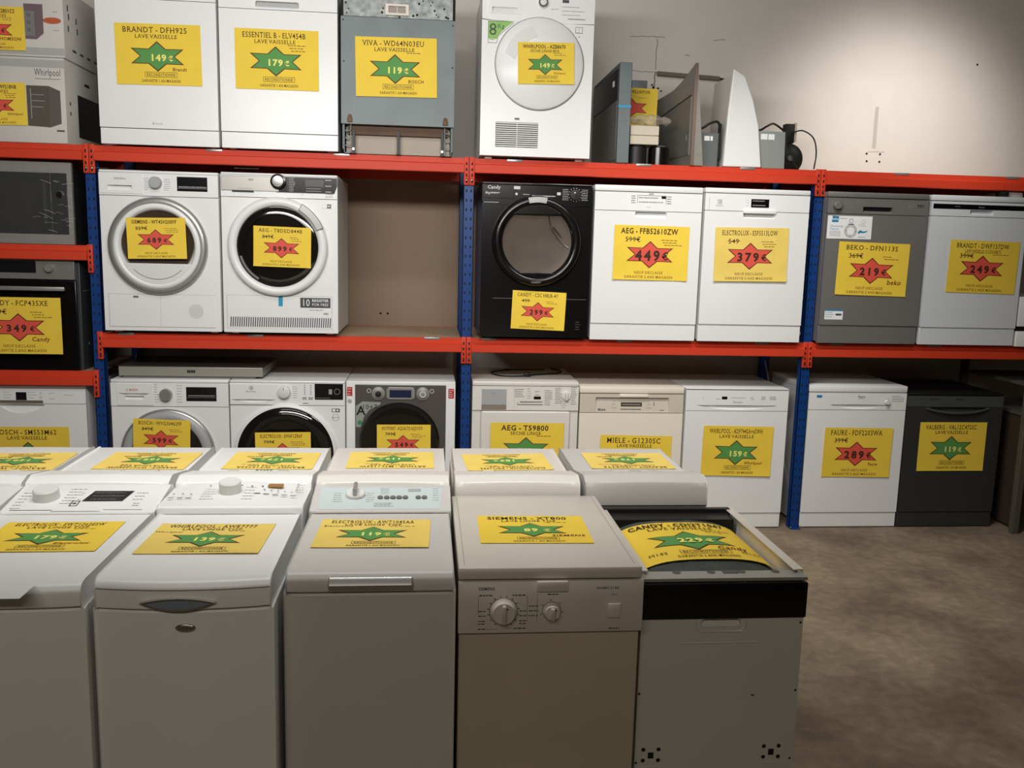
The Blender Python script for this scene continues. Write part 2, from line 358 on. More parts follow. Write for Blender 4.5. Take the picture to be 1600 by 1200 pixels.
# ------------------------------------------------------------------ price signs
STAR = [(0, .5), (.16, .25), (.5, .25), (.33, 0), (.5, -.26), (.17, -.25), (0, -.5), (-.17, -.25), (-.5, -.25), (-.33, 0), (-.5, .26), (-.16, .25)]
SIGN_G = 'yellow price signs on the appliances'
def sign(label, c, w, h, title, sub='', price='', red=False, old='', brand='', notes=0, mode='front', rot=0., faded=False, curl=.006, warp=None, tbold=2,
         foot=None, tsz=.088, extra=None, pdx=0.0, bsize=.055, blx=.74, ph=.12, pw=.25):
    """mode front: faces -y; top: lies face up; flip: lies face up with its head towards the viewer"""
    a, b, cc = random.uniform(.2, 1)*curl, random.uniform(.2, 1)*curl, random.uniform(-1, 1)
    def W(x, y):
        if warp: return warp(x, y)
        u, v = x/w, y/h
        return a*max(0, -v-.28)**2*16*(.6+.4*cc*math.sin(5*u))+b*max(0, abs(u)-.36)**2*30*(.5+.5*v*cc)
    def put(m):
        m.v = [Vector((p.x, p.y, p.z+W(p.x, p.y))) for p in m.v]; return m
    def cut(m, lvl):     # slice faces so that they follow the bend
        bm_ = bmesh.new(); vs_ = [bm_.verts.new(v) for v in m.v]; fl = {}
        for f, i in zip(m.f, m.m): bm_.faces.new([vs_[q] for q in f]).material_index = i
        for i in range(1, 20):
            x = -w/2+w*i/20; bmesh.ops.bisect_plane(bm_, geom=bm_.verts[:]+bm_.edges[:]+bm_.faces[:], plane_co=(x, 0, 0), plane_no=(1, 0, 0))
        bm_.verts.index_update(); m.v = [v.co.copy() for v in bm_.verts]; m.f = [tuple(v.index for v in f.verts) for f in bm_.faces]; m.m = [f.material_index for f in bm_.faces]
        bm_.free(); return m
    nx, ny = 20, 12; P = MB()
    P.add([(-w/2+w*i/nx, -h/2+h*j/ny, 0) for j in range(ny+1) for i in range(nx+1)],
          [(j*(nx+1)+i, j*(nx+1)+i+1, (j+1)*(nx+1)+i+1, (j+1)*(nx+1)+i) for j in range(ny) for i in range(nx)], 0)
    root = put(P).build('price_sign', YELLP if faded else YELL, None, c, 60)
    tag(root, label, 'price sign', SIGN_G)
    R = {'front': Matrix.Rotation(PI/2, 4, 'X'), 'top': Matrix.Identity(4), 'flip': Matrix.Rotation(PI, 4, 'Z')}[mode]
    root.matrix_world = Matrix.Translation(c) @ R @ Matrix.Rotation(math.radians(rot), 4, 'Z')
    T = lambda x, y, z: Matrix.Translation((x*w, y*h, z))
    sx, sy = -.015, -.03; sw, sh = w*.62, h*.5
    st = MB(); st.add([(sx*w+p[0]*sw, sy*h+p[1]*sh, .0005) for p in STAR]+[(sx*w, sy*h, .0005)], [(i, (i+1) % 12, 12) for i in range(12)], 0)
    def inset(p): return (p[0]*.93-math.copysign(.012, p[0]) if abs(p[0]) > .4 else p[0]*.93, p[1]*.9)
    st.add([(sx*w+inset(p)[0]*sw, sy*h+inset(p)[1]*sh, .0010) for p in STAR]+[(sx*w, sy*h, .0010)], [(i, (i+1) % 12, 12) for i in range(12)], 1)
    so = put(cut(st, 1)).build('price_star', [STARB, REDST if red else GRNST], root, sharp=60)
    if price:
        d = MB(); n, e = price[:-1].strip(), price[-1]
        if red: d.text(n, h*ph, T(sx-.022+pdx, sy-.012, .0016), 0, 3, width=w*pw, gap=.16); d.text(e, h*ph*.72, T(sx+.04+pw/2+pdx, sy-.022, .0016), 0, 1)
        else: d.text(n, h*.105, T(sx-.005+pdx, sy-.018, .0016), 0, 3, width=sw*(.32 if len(n) > 2 else .22)); d.text(e, h*.08, T(sx+.14+pdx, sy-.028, .0016), 0, 3)
        if warp: d.v = [Vector((q.x, q.y, q.z+.002)) for q in d.v]
        put(d).build('price_digits', INK if red else PALEY, so)
    t = MB()
    t.text(title, h*tsz, T(-.03, .40, .0006), 0, tbold, maxw=w*.76)
    if sub: t.text(sub, h*.062, T(-.02, .295, .0006), 0, 2, maxw=w*.52)
    if red:
        if old:
            oy = .205 if sub else .245; t.text(old, h*.085, T(-.245, oy, .0006), 0, 2); t.add([(-.33*w, (oy-.005)*h, .0007), (-.16*w, oy*h, .0007), (-.16*w, (oy+.01)*h, .0007), (-.33*w, (oy+.005)*h, .0007)], [(0, 1, 2, 3)], 0)
        t.text('NEUF DECLASSE', h*.047, T(-.02, -.36, .0006), 1, 2); t.text(foot or 'GARANTIE 2 ANS MAGASIN', h*.047, T(-.02, -.44, .0006), 1, 2)
    else:
        t.text('RECONDITIONNE', h*.047, T(.02, -.33, .0006), 0, 2, width=w*.34)
        for x0, x1, y0, y1 in ((-.17, .21, -.372, -.366), (-.17, .21, -.292, -.286), (-.17, -.166, -.372, -.286), (.206, .21, -.372, -.286)):
            t.add([(x0*w, y0*h, .0006), (x1*w, y0*h, .0006), (x1*w, y1*h, .0006), (x0*w, y1*h, .0006)], [(0, 1, 2, 3)], 0)
        t.text(foot or 'GARANTIE 1 AN MAGASIN', h*.045, T(.02, -.43, .0006), 0, 2, width=w*.46)
    if brand: t.text(brand, h*bsize, T(blx-.5, -.235, .0006), 2, 1, shear=.15)
    if extra:
        for s_, x_, y_, hh in extra: t.text(s_, h*hh, T(x_, y_, .0006), 0, 0)
    if notes:
        for q in range(notes):
            x_ = .13*w+q*.02*w; y_ = (.235-q*.045)*h; e_ = x_+random.uniform(.12, .22)*w
            while x_ < e_:
                g = random.uniform(.006, .016)*w/.3; t.add([(x_, y_, .0006), (x_+g, y_, .0006), (x_+g, y_+.012*h, .0006), (x_, y_+.012*h, .0006)], [(0, 1, 2, 3)], 1); x_ += g+.004
    if warp: t.v = [Vector((q.x, q.y, q.z+.0022)) for q in t.v]
    put(t).build('lettering', [INK, INKL, mat('brand ink', S(128, 66, 22), .7)], root)
    return root
A3, A4 = (.42, .297), (.297, .21)
# ------------------------------------------------------------------ appliance helpers
def machine(name, label, cat, group, x, y, z, w, d, rz=0.):
    e = bpy.data.objects.new(name, None); C.objects.link(e); e.location = (x+w/2, y+d/2, z); e.rotation_euler = (0, 0, rz)
    e.empty_display_size = .1; tag(e, label, cat, group)
    def part(nm, mb, mats, parent=None, bev=0., label=None, sharp=35):
        o = mb.build(nm, mats, parent or e, (0, 0, 0) if parent else (-w/2, -d/2, 0), sharp)
        if bev:
            m = o.modifiers.new('edge', 'BEVEL'); m.width = bev; m.segments = 2; m.limit_method = 'ANGLE'; m.angle_limit = math.radians(50)
        if label: o['label'] = label
        return o
    part.root = e
    return part
DWG, WMG, TLG = 'dishwashers for sale', 'front loading machines for sale', 'top loading washing machines for sale'
def dishwasher(label, x, y, z, w, h, ztop, pb, kick, M, pholes=(), dholes=(), d=.57, MT=None, MP=None, kicky=.006, name='dishwasher'):
    p = machine(name, label, 'dishwasher', DWG, x, y, z, w, d)
    p('body', MB().box(.002, w-.002, .03, d, .012, ztop-.001).box(.03, .06, .06, .09, 0, .012).box(w-.06, w-.03, .06, .09, 0, .012).box(.03, .06, d-.09, d-.06, 0, .012).box(w-.06, w-.03, d-.09, d-.06, 0, .012), M, bev=.003)
    p('worktop', MB().box(0, w, .0, d, ztop, h, 0, .005), MT or M)
    cp = p('control_panel', MB().plate(.002, w-.002, pb+.0015, ztop-.004, 0, .03, list(pholes)), MP or M, bev=.0025)
    dr = p('door', MB().plate(.002, w-.002, kick+.0015, pb-.0015, 0, .03, list(dholes)), M, bev=.003)
    p('kick_plate', MB().box(.002, w-.002, kicky, .03, .004, kick-.0015), M, bev=.002)
    return p, cp, dr
def loader_body(p, w, h, d, M, pb, ztop, holes=(), MP=None, foot=.0):
    p('body', MB().box(.001, w-.001, .02, d, .012, ztop).box(.03, .07, .05, .09, 0, .012).box(w-.07, w-.03, .05, .09, 0, .012).box(.03, .07, d-.1, d-.06, 0, .012).box(w-.07, w-.03, d-.1, d-.06, 0, .012), M, bev=.004)
    fp = p('front_panel', MB().plate(.001, w-.001, .012, pb-.0015, 0, .02, list(holes)), M, bev=.005)
    p('worktop', MB().box(0, w, .0, d, ztop, h, 0, .006), M)
    return fp
def dial_ticks(mb, cx, cz, y, r0, r1, n, a0, a1, mi=0, th=.0016):
    for i in range(n):
        t = math.radians(a0+(a1-a0)*i/(n-1)); c, s = math.cos(t), math.sin(t)
        mb.add([(cx+r0*c-th*s, y, cz+r0*s+th*c), (cx+r1*c-th*s, y, cz+r1*s+th*c), (cx+r1*c+th*s, y, cz+r1*s-th*c), (cx+r0*c+th*s, y, cz+r0*s-th*c)], [(0, 1, 2, 3)], mi)
def disc(mb, cx, cz, y, r, mi=0, n=20): mb.add([(a, y, b) for a, b in circ(cx, cz, r, n)], [tuple(range(n))], mi); return mb
def ring(mb, cx, cz, y, r, t, mi=0, n=32, a0=0, a1=360):
    A = circ(cx, cz, r, n, a0, a1); B = circ(cx, cz, r-t, n, a0, a1); k = len(A)
    mb.add([(a, y, b) for a, b in A]+[(a, y, b) for a, b in B], [(i, (i+1) % k, (i+1) % k+k, i+k) for i in range(k if a1-a0 == 360 else k-1)], mi); return mb
def poly(mb, pts, y, mi=0): mb.add([(a, y, b) for a, b in pts], [tuple(range(len(pts)))], mi); return mb
scoop = lambda z0, z1, dep: (lambda z: .004+dep*(z-z0)/(z1-z0))
YM, YF = -.063, 0.

# ------------------------------------------------------------------ top shelf
ZS = ZT+.002
def carton(label, x, y, z, w, d, h, art):
    p = machine('cardboard_box', label, 'box', 'cartons stacked on the shelf', x, y, z, w, d)
    p('carton', MB().box(0, w, 0, d, 0, h, 0, .006), CARDW)
    p('packing_tape', MB().bar(0.02, w-.001, h-.05, h-.012, -.0007) if art == 2 else MB().bar(.02, w-.002, .01, .045, -.0007), TAPE)
    a = MB()
    if art == 1:
        poly(a, [(w-.19, .085), (w-.133, .085), (w-.133, .235), (w-.19, .235)], -.001, 0); poly(a, [(w-.19, .1), (w-.14, .1), (w-.14, .22), (w-.19, .22)], -.0013, 1)
        poly(a, [(w-.133, .085), (w-.098, .115), (w-.098, .255), (w-.133, .235)], -.001, 0); poly(a, [(w-.19, .235), (w-.133, .235), (w-.098, .255), (w-.19, .255)], -.001, 0)
        for zz in (.2, .165, .13): ring(a, w-.168, zz, -.0016, .008, .003, 3)
        poly(a, [(w-.055+.045*math.cos(t*.3), .178+.016*math.sin(t*.3)) for t in range(21)], -.001, 2)
        for zz in (.22, .13): a.lines(w-.05, w-.02, zz, zz+.001, -.001, 1, mi=3)
        for q in range(4): a.add([(w+.001, .1+.1*q, .05), (w+.001, .15+.1*q, .05), (w+.001, .15+.1*q, .062), (w+.001, .1+.1*q, .062)], [(0, 1, 2, 3)], 3)
        for y_, z_ in ((.05, .24), (.06, .2), (.05, .14), (.16, .2), (.17, .15)): a.add([(w+.001, y_, z_), (w+.001, y_+.015, z_), (w+.001, y_+.015, z_+.03), (w+.001, y_, z_+.03)], [(0, 1, 2, 3)], 3)
    else:
        a.ftext('Whirlpool', .034, w-.082, -.001, .352, 3, width=.13); a.lines(w-.145, w-.02, .318, .319, -.001, 1, .003, 3, 0)
        poly(a, [(w-.19, .085), (w-.08, .08), (w-.08, .285), (w-.19, .285)], -.001, 1); poly(a, [(w-.08, .08), (w-.025, .1), (w-.025, .262), (w-.08, .285)], -.001, 0)
        a.lines(w-.17, w-.1, .18, .24, -.0014, 3, .004, 4); a.bar(w-.172, w-.168, .12, .27, -.0014, 4); poly(a, [(w-.05, .06), (w-.012, .06), (w-.012, .068), (w-.05, .068)], -.001, 3)
        a.add([(w+.001, .16, .05), (w+.001, .5, .05), (w+.001, .5, .27), (w+.001, .16, .27)], [(0, 1, 2, 3)], 5)
        for z_ in (.15, .2): a.add([(w+.001, .05, z_), (w+.001, .065, z_), (w+.001, .065, z_+.018), (w+.001, .05, z_+.018)], [(0, 1, 2, 3)], 3)
        a.add([(w+.001, .26, .33), (w+.001, .34, .33), (w+.001, .33, .345), (w+.001, .27, .345)], [(0, 1, 2, 3)], 5)
    p('printed_picture', a, [MWAVE2 if art == 1 else MWAVE, SILV if art == 1 else mat('printed grey', S(84, 78, 70), .6), FOOD, PRINT, PRINTF, BLACKM])
carton('lower white carton with a dark microwave printed on it, resting on the shelf', -2.62, .0, ZS, .545, .46, .425, 2)
carton('upper white carton printed with a microwave and a plate of food, topmost of its stack', -2.62, .0, ZS+.426, .553, .44, .35, 1)

p, cp, dr = dishwasher('plain white dishwasher on the top shelf beside the cartons', -1.892, YM, ZS, .594, .845, .815, .715, .085, WHITE)
t = MB(); t.ftext('Brandt', .012, .287, -.0007, .112, 0, shear=.2); p('lettering', t, PRINTF)
p, cp, dr = dishwasher('white dishwasher with a grey recessed grip under its panel, middle of the top shelf', -1.289, YM, ZS, .598, .845, .815, .694, .086, WHITE,
    [(rrect(.186, .402, .703, .735, .008), scoop(.70, .735, .028))])
p('handle', MB().box(.19, .398, .012, .02, .706, .73), GREYP)

# built-in dishwasher, bare metal
W_ = .588
p = machine('builtin_dishwasher', 'bare grey metal built-in dishwasher without its front, open at the foot, on the top shelf', 'dishwasher', DWG, -.676, YM, ZS, W_, .55)
p('body', MB().box(.004, .012, .02, .55, .02, .82).box(W_-.012, W_-.004, .02, .55, .02, .82).box(.004, W_-.004, .06, .55, .17, .82).box(.004, W_-.004, .53, .55, .0, .17), GALV, bev=.002)
p('door', MB().plate(.0, W_, .148, .683, 0, .05, []), GALV, bev=.005)
t = MB().plate(.014, W_-.014, .686, .82, .004, .05, [(rrect(.235, .34, .705, .745, .004), .015)])
cp = p('control_panel', t, GALVD, bev=.002)
t = MB().plate(.228, .347, .698, .752, -.004, .008, [(rrect(.243, .332, .708, .742, .003), .007)], 0, 1); t.box(.286, .289, .0, .003, .709, .741); p('socket_frame', t, [mat('cream plastic', S(222, 214, 200), .5), mat('brown grey plastic', S(150, 138, 130), .5)], cp)
t = MB()
for a, b in ((.03, .70), (.04, .72), (.025, .75), (.21, .71), (.215, .73), (.37, .70), (.39, .705), (.4, .76), (.42, .775), (.46, .755), (.47, .77), (.49, .71), (.5, .7), (.53, .74), (.54, .70), (.55, .695), (.37, .79), (.3, .69), (.48, .73)):
    disc(t, a, b, .0033, random.uniform(.003, .0065), 0, 10)
t.box(.0, .013, .012, .05, .683, .82).box(W_-.013, W_, .012, .05, .683, .82)
for a, b in ((.012, .665), (W_-.012, .66), (.015, .46), (W_-.012, .45)): disc(t, a, b, -.0005, .004, 0, 10)
p('mounting_holes', t, HOLE)
p('tub_panel', MB().box(.03, W_-.03, .045, .06, .1, .17), BROWN); p('base_pan', MB().box(.02, W_-.02, .07, .1, .004, .17), mat('dusty beige sheet', S(176, 164, 150), .6, var=.12))
for x in (.045, W_-.045):
    h_ = MB().box(x-.014, x+.014, -.006, .0, .155, .178, 0, .003).prism(circ(x, .185, .011, 12), 'y', -.006, 0); p('hinge', h_, RUST)
t = MB()
for x in (.012, W_-.05):
    t = MB()
    for q in range(4): t.box(x, x+.038, .02, .03, .0+q*.038, .004+q*.038)
    t.box(x, x+.004, .02, .03, 0, .148).box(x+.034, x+.038, .02, .03, 0, .148); p('support_frame', t, GALV)
for x in (.055, W_/2-.005, W_-.067): p('leg', MB().box(x, x+.014, .03, .05, .006, .12).box(x-.004, x+.018, .025, .06, 0, .006), BLACKM)
for x in (.062, W_-.06): p('leveling_screw', MB().prism(circ(x, .022, .006, 12), 'y', .015, .03), CHROME)

# condenser dryer
W_ = .594
p = machine('tumble_dryer', 'white condenser dryer with round flush door, standing on the top shelf', 'dryer', WMG, .05, YM, ZS, W_, .58)
fp = loader_body(p, W_, .85, .58, WHITE, .698, .835, [(rrect(.083, .311, .057, .187, .002, 2), .012)])
cp = p('control_panel', MB().plate(.001, W_-.001, .7, .833, -.004, .02, [(rrect(.05, .188, .735, .766, .006), .022)], outer=[(.001, .705)]+[(.001+(W_-.002)*i/12, .7-.006*math.sin(PI*i/12)) for i in range(1, 12)]+[(W_-.001, .70), (W_-.001, .833), (.001, .833)]), WHITE, bev=.004)
d_ = p('water_drawer', MB().plate(.032, .204, .732, .83, -.008, -.004, [(rrect(.052, .186, .737, .764, .006), scoop(.737, .764, .02))]), WHITE, bev=.002)
p('knob', MB().knob(.318, .795, -.004, .026, .02), CHROME); p('knob_face', MB().knob(.318, .795, -.023, .017, .003), PLASW)
p('door', MB().lathe(.308, .487, 0, [(.233, 0), (.233, .012), (.226, .018), (.21, .02), (.206, .023), (.0001, .027)], 72), WHITE, sharp=50)
t = MB().lathe(.308, .487, -.0005, [(.237, 0), (.237, .004), (.233, .004)], 72); p('door_seam', t, GREYD)
A = circ(.308, .487, .19, 20, 105, 165); B = circ(.308+.03, .487-.028, .168, 20, 105, 165)[::-1]
p('door_grip', MB().prism(A+B, 'y', -.0265, -.0235, 0), PLASW, bev=.0025)
t = MB()
for q in range(12): t.box(.085, .309, -.002, .011, .061+q*.0107, .0665+q*.0107)
t.box(.196, .199, -.0022, .011, .057, .187); p('vent_grille', t, PLASW)
p('vent_back', MB().box(.084, .31, .0105, .0115, .058, .186), BLACKM)
p('filter_latch', MB().box(.183, .208, -.003, .001, .2, .21, 0, .001), GREYD)
p('sticker', poly(MB(), [(.034, .605), (.034, .692), (.169, .697), (.12, .66), (.085, .622), (.079, .605)], -.0009), GREENL, label='pale green capacity label')
t = MB().ftext('8', .058, .06, -.0013, .653, 0).ftext('Kg', .022, .101, -.0013, .670, 0); t.lines(.042, .07, .6, .601, -.0013, 1)
for a, b in (((.034, .585), (.034, .692)), ((.034, .692), (.169, .697)), ((.034, .585), (.079, .585)), ((.079, .585), (.085, .62)), ((.085, .62), (.168, .69))):
    L = math.hypot(b[0]-a[0], b[1]-a[1]); nx, nz = -(b[1]-a[1])/L*.001, (b[0]-a[0])/L*.001
    t.add([(a[0]-nx, -.0013, a[1]-nz), (b[0]-nx, -.0013, b[1]-nz), (b[0]+nx, -.0013, b[1]+nz), (a[0]+nx, -.0013, a[1]+nz)], [(0, 1, 2, 3)])
for q in (-1, 1): t.bar(.513+q*.01-.0085, .513+q*.01+.0085, .652, .655, -.0009); t.bar(.513+q*.01-.0085, .513+q*.01+.0085, .682, .684, -.0009); t.bar(.513+q*.018-.001, .513+q*.018+.001, .652, .684, -.0009)
t.bar(.5125, .5138, .652, .684, -.0009); disc(t, .515, .635, -.0009, .003); t.lines(.42, .545, .74, .78, -.0046, 3, mi=0); t.lines(.45, .56, .72, .721, -.0046, 1, .004); t.lines(.36, .41, .765, .766, -.0046, 1)
t.bar(.42, .455, .8, .815, -.0046); p('lettering', t, PRINT)

# cooker hoods, parts and cables on the top shelf
def group_thing(name, label, cat, group, loc): 
    e = bpy.data.objects.new(name, None); C.objects.link(e); e.location = loc; tag(e, label, cat, group)
    def part(nm, mb, mats, parent=None, bev=0., label=None, sharp=35):
        o = mb.build(nm, mats, parent or e, (0, 0, 0), sharp)
        if bev:
            m = o.modifiers.new('edge', 'BEVEL'); m.width = bev; m.segments = 2; m.limit_method = 'ANGLE'; m.angle_limit = math.radians(50)
        if label: o['label'] = label
        return o
    part.root = e; return part
HG = 'cooker hoods on the top shelf'
p = group_thing('cooker_hood', 'flat blue grey cooker hood stood on edge, blue tape on its rim', 'cooker hood', HG, (.8, -.02, ZS))
p('casing', MB().box(0, .068, 0, .76, 0, .528), GALV, bev=.003)
p('glass_panel', MB().box(-.004, 0, .03, .74, .34, .5), BLACK); p('filter_panel', MB().box(-.003, 0, .03, .74, .02, .33), STEELD, bev=.002)
p('label_sticker', MB().box(-.0055, -.004, .12, .16, .42, .45), WHITEL)
p('tape', MB().box(-.001, .069, -.0012, .0, .292, .305), LBLUE, label='blue tape'); p('seam', MB().box(-.001, .069, -.001, 0, .376, .379).box(-.001, .069, -.001, 0, .222, .225), GREYD)
tag(MB().box(.955, 1.045, .36, .47, ZS, ZS+.508, 0, .003).build('metal_duct_box', mat('blue grey sheet', S(128, 134, 140), .5, .3)), 'blue grey sheet metal duct box behind the red star price sign', 'duct box')
def rect_poly(x0, x1, y0, y1, z0, z1): return MB().box(x0, x1, y0, y1, z0, z1)
for i, (x, lb) in enumerate(((.93, 'black round hood motor under the paper stack, against the flat blue grey hood'), (1.06, 'black round hood motor against the curved steel hood'))):
    p = group_thing('hood_motor', lb, 'motor', 'black motors on the top shelf', (x, .08, ZS))
    p('housing', MB().vcyl(0, 0, 0, .1, .058), BLACK if i else BLACKM); p('cap', MB().vcyl(0, 0, .1, .106, .04), GREYD)
p = group_thing('paper_stack', 'cream boxed filter lying on the black motors, plastic bag on top', 'box', None, (.955, .075, ZS+.1062))
p('carton', MB().box(-.075, .085, -.06, .09, 0, .047).box(-.075, .085, -.06, .09, .049, .1), mat('cream card', S(206, 196, 178), .7), bev=.003)
b = MB(); n = 15
vs_ = []
for i in range(n+1):
    for j in range(9):
        u, v = i/n, j/8*2*PI; r = .028*(1-.75*abs(2*u-1)**3)*(1+.35*random.uniform(-1, 1))
        vs_.append((-.1+.24*u, r*1.6*math.cos(v), .032+r*math.sin(v)))
b.add(vs_, [(i*9+j, (i+1)*9+j, (i+1)*9+j+1, i*9+j+1) for i in range(n) for j in range(8)])
o = b.build('plastic_bag', FILMB, None, (.975, .05, ZS+.2066)); tag(o, 'crumpled clear plastic bag lying on the cream boxed filter', 'bag')
# curved steel hood
p = group_thing('cooker_hood', 'tall thin steel cooker hood with a curved edge, stood upright on the shelf', 'cooker hood', HG, (1.215, -.02, ZS))
n = 14; sec = []
for i in range(n+1):
    q = i/n; y = .62*q; top = .54-.03*q-.08*math.sin(min(1, q*1.6)*PI/2)*(1 if q < .6 else 1) + .0; sec.append((y, top))
vs_ = []
for y, tp in sec: vs_ += [(0-.10*y, y, 0), (0-.10*y, y, tp), (.014-.10*y, y, tp), (.03+.04-.10*y, y, 0)]
b = MB(); b.add(vs_, [(i*4+a, i*4+(a+1) % 4, i*4+4+(a+1) % 4, i*4+4+a) for i in range(n) for a in range(4)]+[(0, 1, 2, 3), (n*4+3, n*4+2, n*4+1, n*4)])
p('casing', b, STEEL); 
b = MB()
b.add([(-.004-.1*y, y, z) for y, z in ((.03, .06), (.58, .06), (.58, .30), (.03, .37))]+[(.002-.1*y, y, z) for y, z in ((.03, .06), (.58, .06), (.58, .30), (.03, .37))], [(0, 1, 2, 3), (0, 4, 5, 1), (1, 5, 6, 2), (2, 6, 7, 3), (3, 7, 4, 0)])
p('filter_panel', b, STEELD)
b = MB(); b.add([(-.0045-.1*y, y, z) for y, z in ((.03, .375), (.6, .305), (.6, .311), (.03, .381))], [(0, 1, 2, 3)]); p('seam', b, BLACKM)
p('rim', MB().box(-.002, .0165, -.004, 0, 0, .54), mat('brown steel edge', S(132, 116, 104), .4, .5))
p('filter_clip', MB().box(-.012, -.004, .07, .12, .14, .17).box(-.01, -.003, .25, .27, .42, .44), SILV)
# white hood with its grey motor boxes
p = group_thing('cooker_hood', 'white angled cooker hood standing upright between grey metal motor boxes', 'cooker hood', HG, (1.4, -.02, ZS))
pf = [(0, 0), (.218, 0), (.19, .22), (.15, .36), (.095, .485), (.03, .52), (.012, .3)]
p('casing', MB().prism(pf, 'y', 0, .03), WHITE, bev=.006)
p('canopy', MB().prism([(.02, 0), (.205, 0), (.18, .22), (.14, .35), (.09, .46), (.04, .5)], 'y', .03, .36), mat('pale cream enamel', S(222, 216, 208), .4))
p = group_thing('motor_box', 'grey metal hood motor box with a label, beside the white hood and the round fan', 'motor box', 'grey motor boxes', (1.6, .0, ZS))
p('casing', MB().prism([(.025, 0), (.158, 0), (.152, .2), (.0, .2)], 'y', 0, .25), mat('grey green sheet', S(150, 156, 152), .5, .25), bev=.002); p('label_sticker', MB().box(.012, .05, -.001, 0, .155, .185).box(.055, .09, -.001, 0, .155, .185), WHITEL)
p('bracket', MB().box(.155, .17, .01, .04, .1, .24), BLACKM)
p = group_thing('motor_box', 'darker grey metal motor box between the steel hood and the white hood', 'motor box', 'grey motor boxes', (1.28, .06, ZS))
p('casing', MB().box(.01, .112, 0, .22, 0, .188), mat('dark grey sheet', S(104, 108, 106), .5, .25), bev=.002); p('label_sticker', MB().box(.03, .06, -.001, 0, .145, .17).box(.065, .078, -.001, 0, .145, .17), WHITEL)
p('bracket', MB().box(.112, .126, .0, .02, .05, .24), BLACKM)
p = group_thing('fan_motor', 'round black fan wheel standing beside the grey motor box at the end of the shelf', 'fan', None, (1.905, .31, ZS))
p('housing', MB().lathe(0, .089, 0, [(.0001, .02), (.04, .02), (.076, .012), (.088, 0), (.088, -.05), (.0001, -.055)], 40), BLACKM); p('hub', MB().lathe(0, .089, -.02, [(.018, 0), (.016, .01), (.0001, .012)], 20), GREYD)
p = group_thing('power_plug', 'black plug on a small box held above the round fan', 'plug', None, (1.905, .31, ZS+.1785))
p('casing', MB().box(-.03, .028, 0, .05, .0, .112, 0, .005), BLACKM); p('terminal', MB().box(.028, .043, .005, .045, .01, .118, 0, .003), mat('beige plastic', S(190, 182, 160), .5))
def arc3(pts, n=10):   # smooth curve through points
    P = [Vector(q) for q in pts]; P = [P[0]]+P+[P[-1]]; out = []
    for i in range(1, len(P)-2):
        for k_ in range(n):
            t_ = k_/n; a, b, c, d_ = P[i-1:i+3]
            out.append(.5*((2*b)+(-a+c)*t_+(2*a-5*b+4*c-d_)*t_*t_+(-a+3*b-3*c+d_)*t_**3))
    return out+[P[-2]]
def cable(label, pts, r=.004, mt=BLACKM): tag(MB().tube(arc3(pts), r, 8).build('power_cable', mt), label, 'cable', None)
cable('thin black cable looping from the plug down to the end of the top shelf', [(1.92, .303, ZS+.24), (1.955, .25, ZS+.245), (1.965, .12, ZS+.19), (1.95, .03, ZS+.1), (1.935, .012, ZS+.006)])
cable('black cable running from the white hood to the plug over the grey motor box', [(1.6, .1, ZS+.25), (1.63, .08, ZS+.215), (1.68, .1, ZS+.24), (1.76, .2, ZS+.27), (1.86, .305, ZS+.25)], .006)
cable('black cable draped over the darker grey motor box', [(1.27, .05, ZS+.2), (1.3, .05, ZS+.215), (1.34, .05, ZS+.24), (1.38, .05, ZS+.245), (1.4, .06, ZS+.2)], .007)
cable('thin black cable hanging from the plug past the round fan', [(1.89, .302, ZS+.22), (1.87, .2, ZS+.12), (1.845, .08, ZS+.04), (1.85, .02, ZS+.004)], .003)

# ------------------------------------------------------------------ end bay: microwave, oven, dishwasher
W_ = .595
p = machine('microwave_oven', 'steel built-in microwave wrapped in clear stretch film, above the oven', 'microwave', None, -2.66, .0, 1.57, W_, .38)
p('body', MB().box(.02, W_-.01, .02, .38, 0, .4), mat('black sheet', S(38, 38, 40), .5, .3), bev=.003)
p('frame', MB().plate(0, W_, .0, .42, 0, .02, [(rrect(.03, W_-.025, .05, .366, .003, 2), .006)]), STEEL, bev=.003)
p('door', MB().box(.032, .486, .002, .008, .052, .364).box(.488, W_-.027, .002, .008, .052, .364), BLACK, bev=.001); p('door_window', MB().box(.09, .42, .0005, .003, .09, .32), DARKG)
kb = p('knob', MB().knob(.535, .255, .001, .017, .018), CHROME)
p('handle', MB().box(.45, .462, -.006, .002, .1, .32), BLACKM)
n = 26; vs_ = [(.0+W_*i/n, -.006-.008*random.random(), .005+.41*j/10) for j in range(11) for i in range(n+1)]
b = MB(); b.add(vs_, [(j*(n+1)+i, j*(n+1)+i+1, (j+1)*(n+1)+i+1, (j+1)*(n+1)+i) for j in range(10) for i in range(n)])
p('stretch_film', b, FILM, sharp=15)
b = MB()
for q in range(18):
    x_ = random.uniform(.4, .57); z_ = random.uniform(.06, .34); l_ = random.uniform(.02, .07); a_ = random.uniform(-.5, .1)
    b.tube([(x_, -.018, z_), (x_+l_*.5, -.0175, z_+l_*a_*.5+.002), (x_+l_, -.018, z_+l_*a_)], random.uniform(.0003, .0007), 4)
p('film_crease', b, PLASW)
p = machine('wall_oven', 'steel and black glass oven with a silver knob and bar handle, under the microwave', 'oven', None, -2.66, .0, .9035, W_, .5)
p('body', MB().box(.01, W_+.01, .02, .5, .0, .575), mat('dark zinc sheet', S(70, 76, 78), .45, .5), bev=.003)
cp = p('control_panel', MB().box(0, W_-.01, 0, .02, .482, .597), STEELD, bev=.003); p('display', MB().box(.2, .392, -.001, 0, .515, .578), DISP, cp); p('knob', MB().knob(.462, .542, 0, .022, .022), SILV)
p('door', MB().box(0, W_-.005, -.004, .02, .0, .477), BLACK, bev=.003)
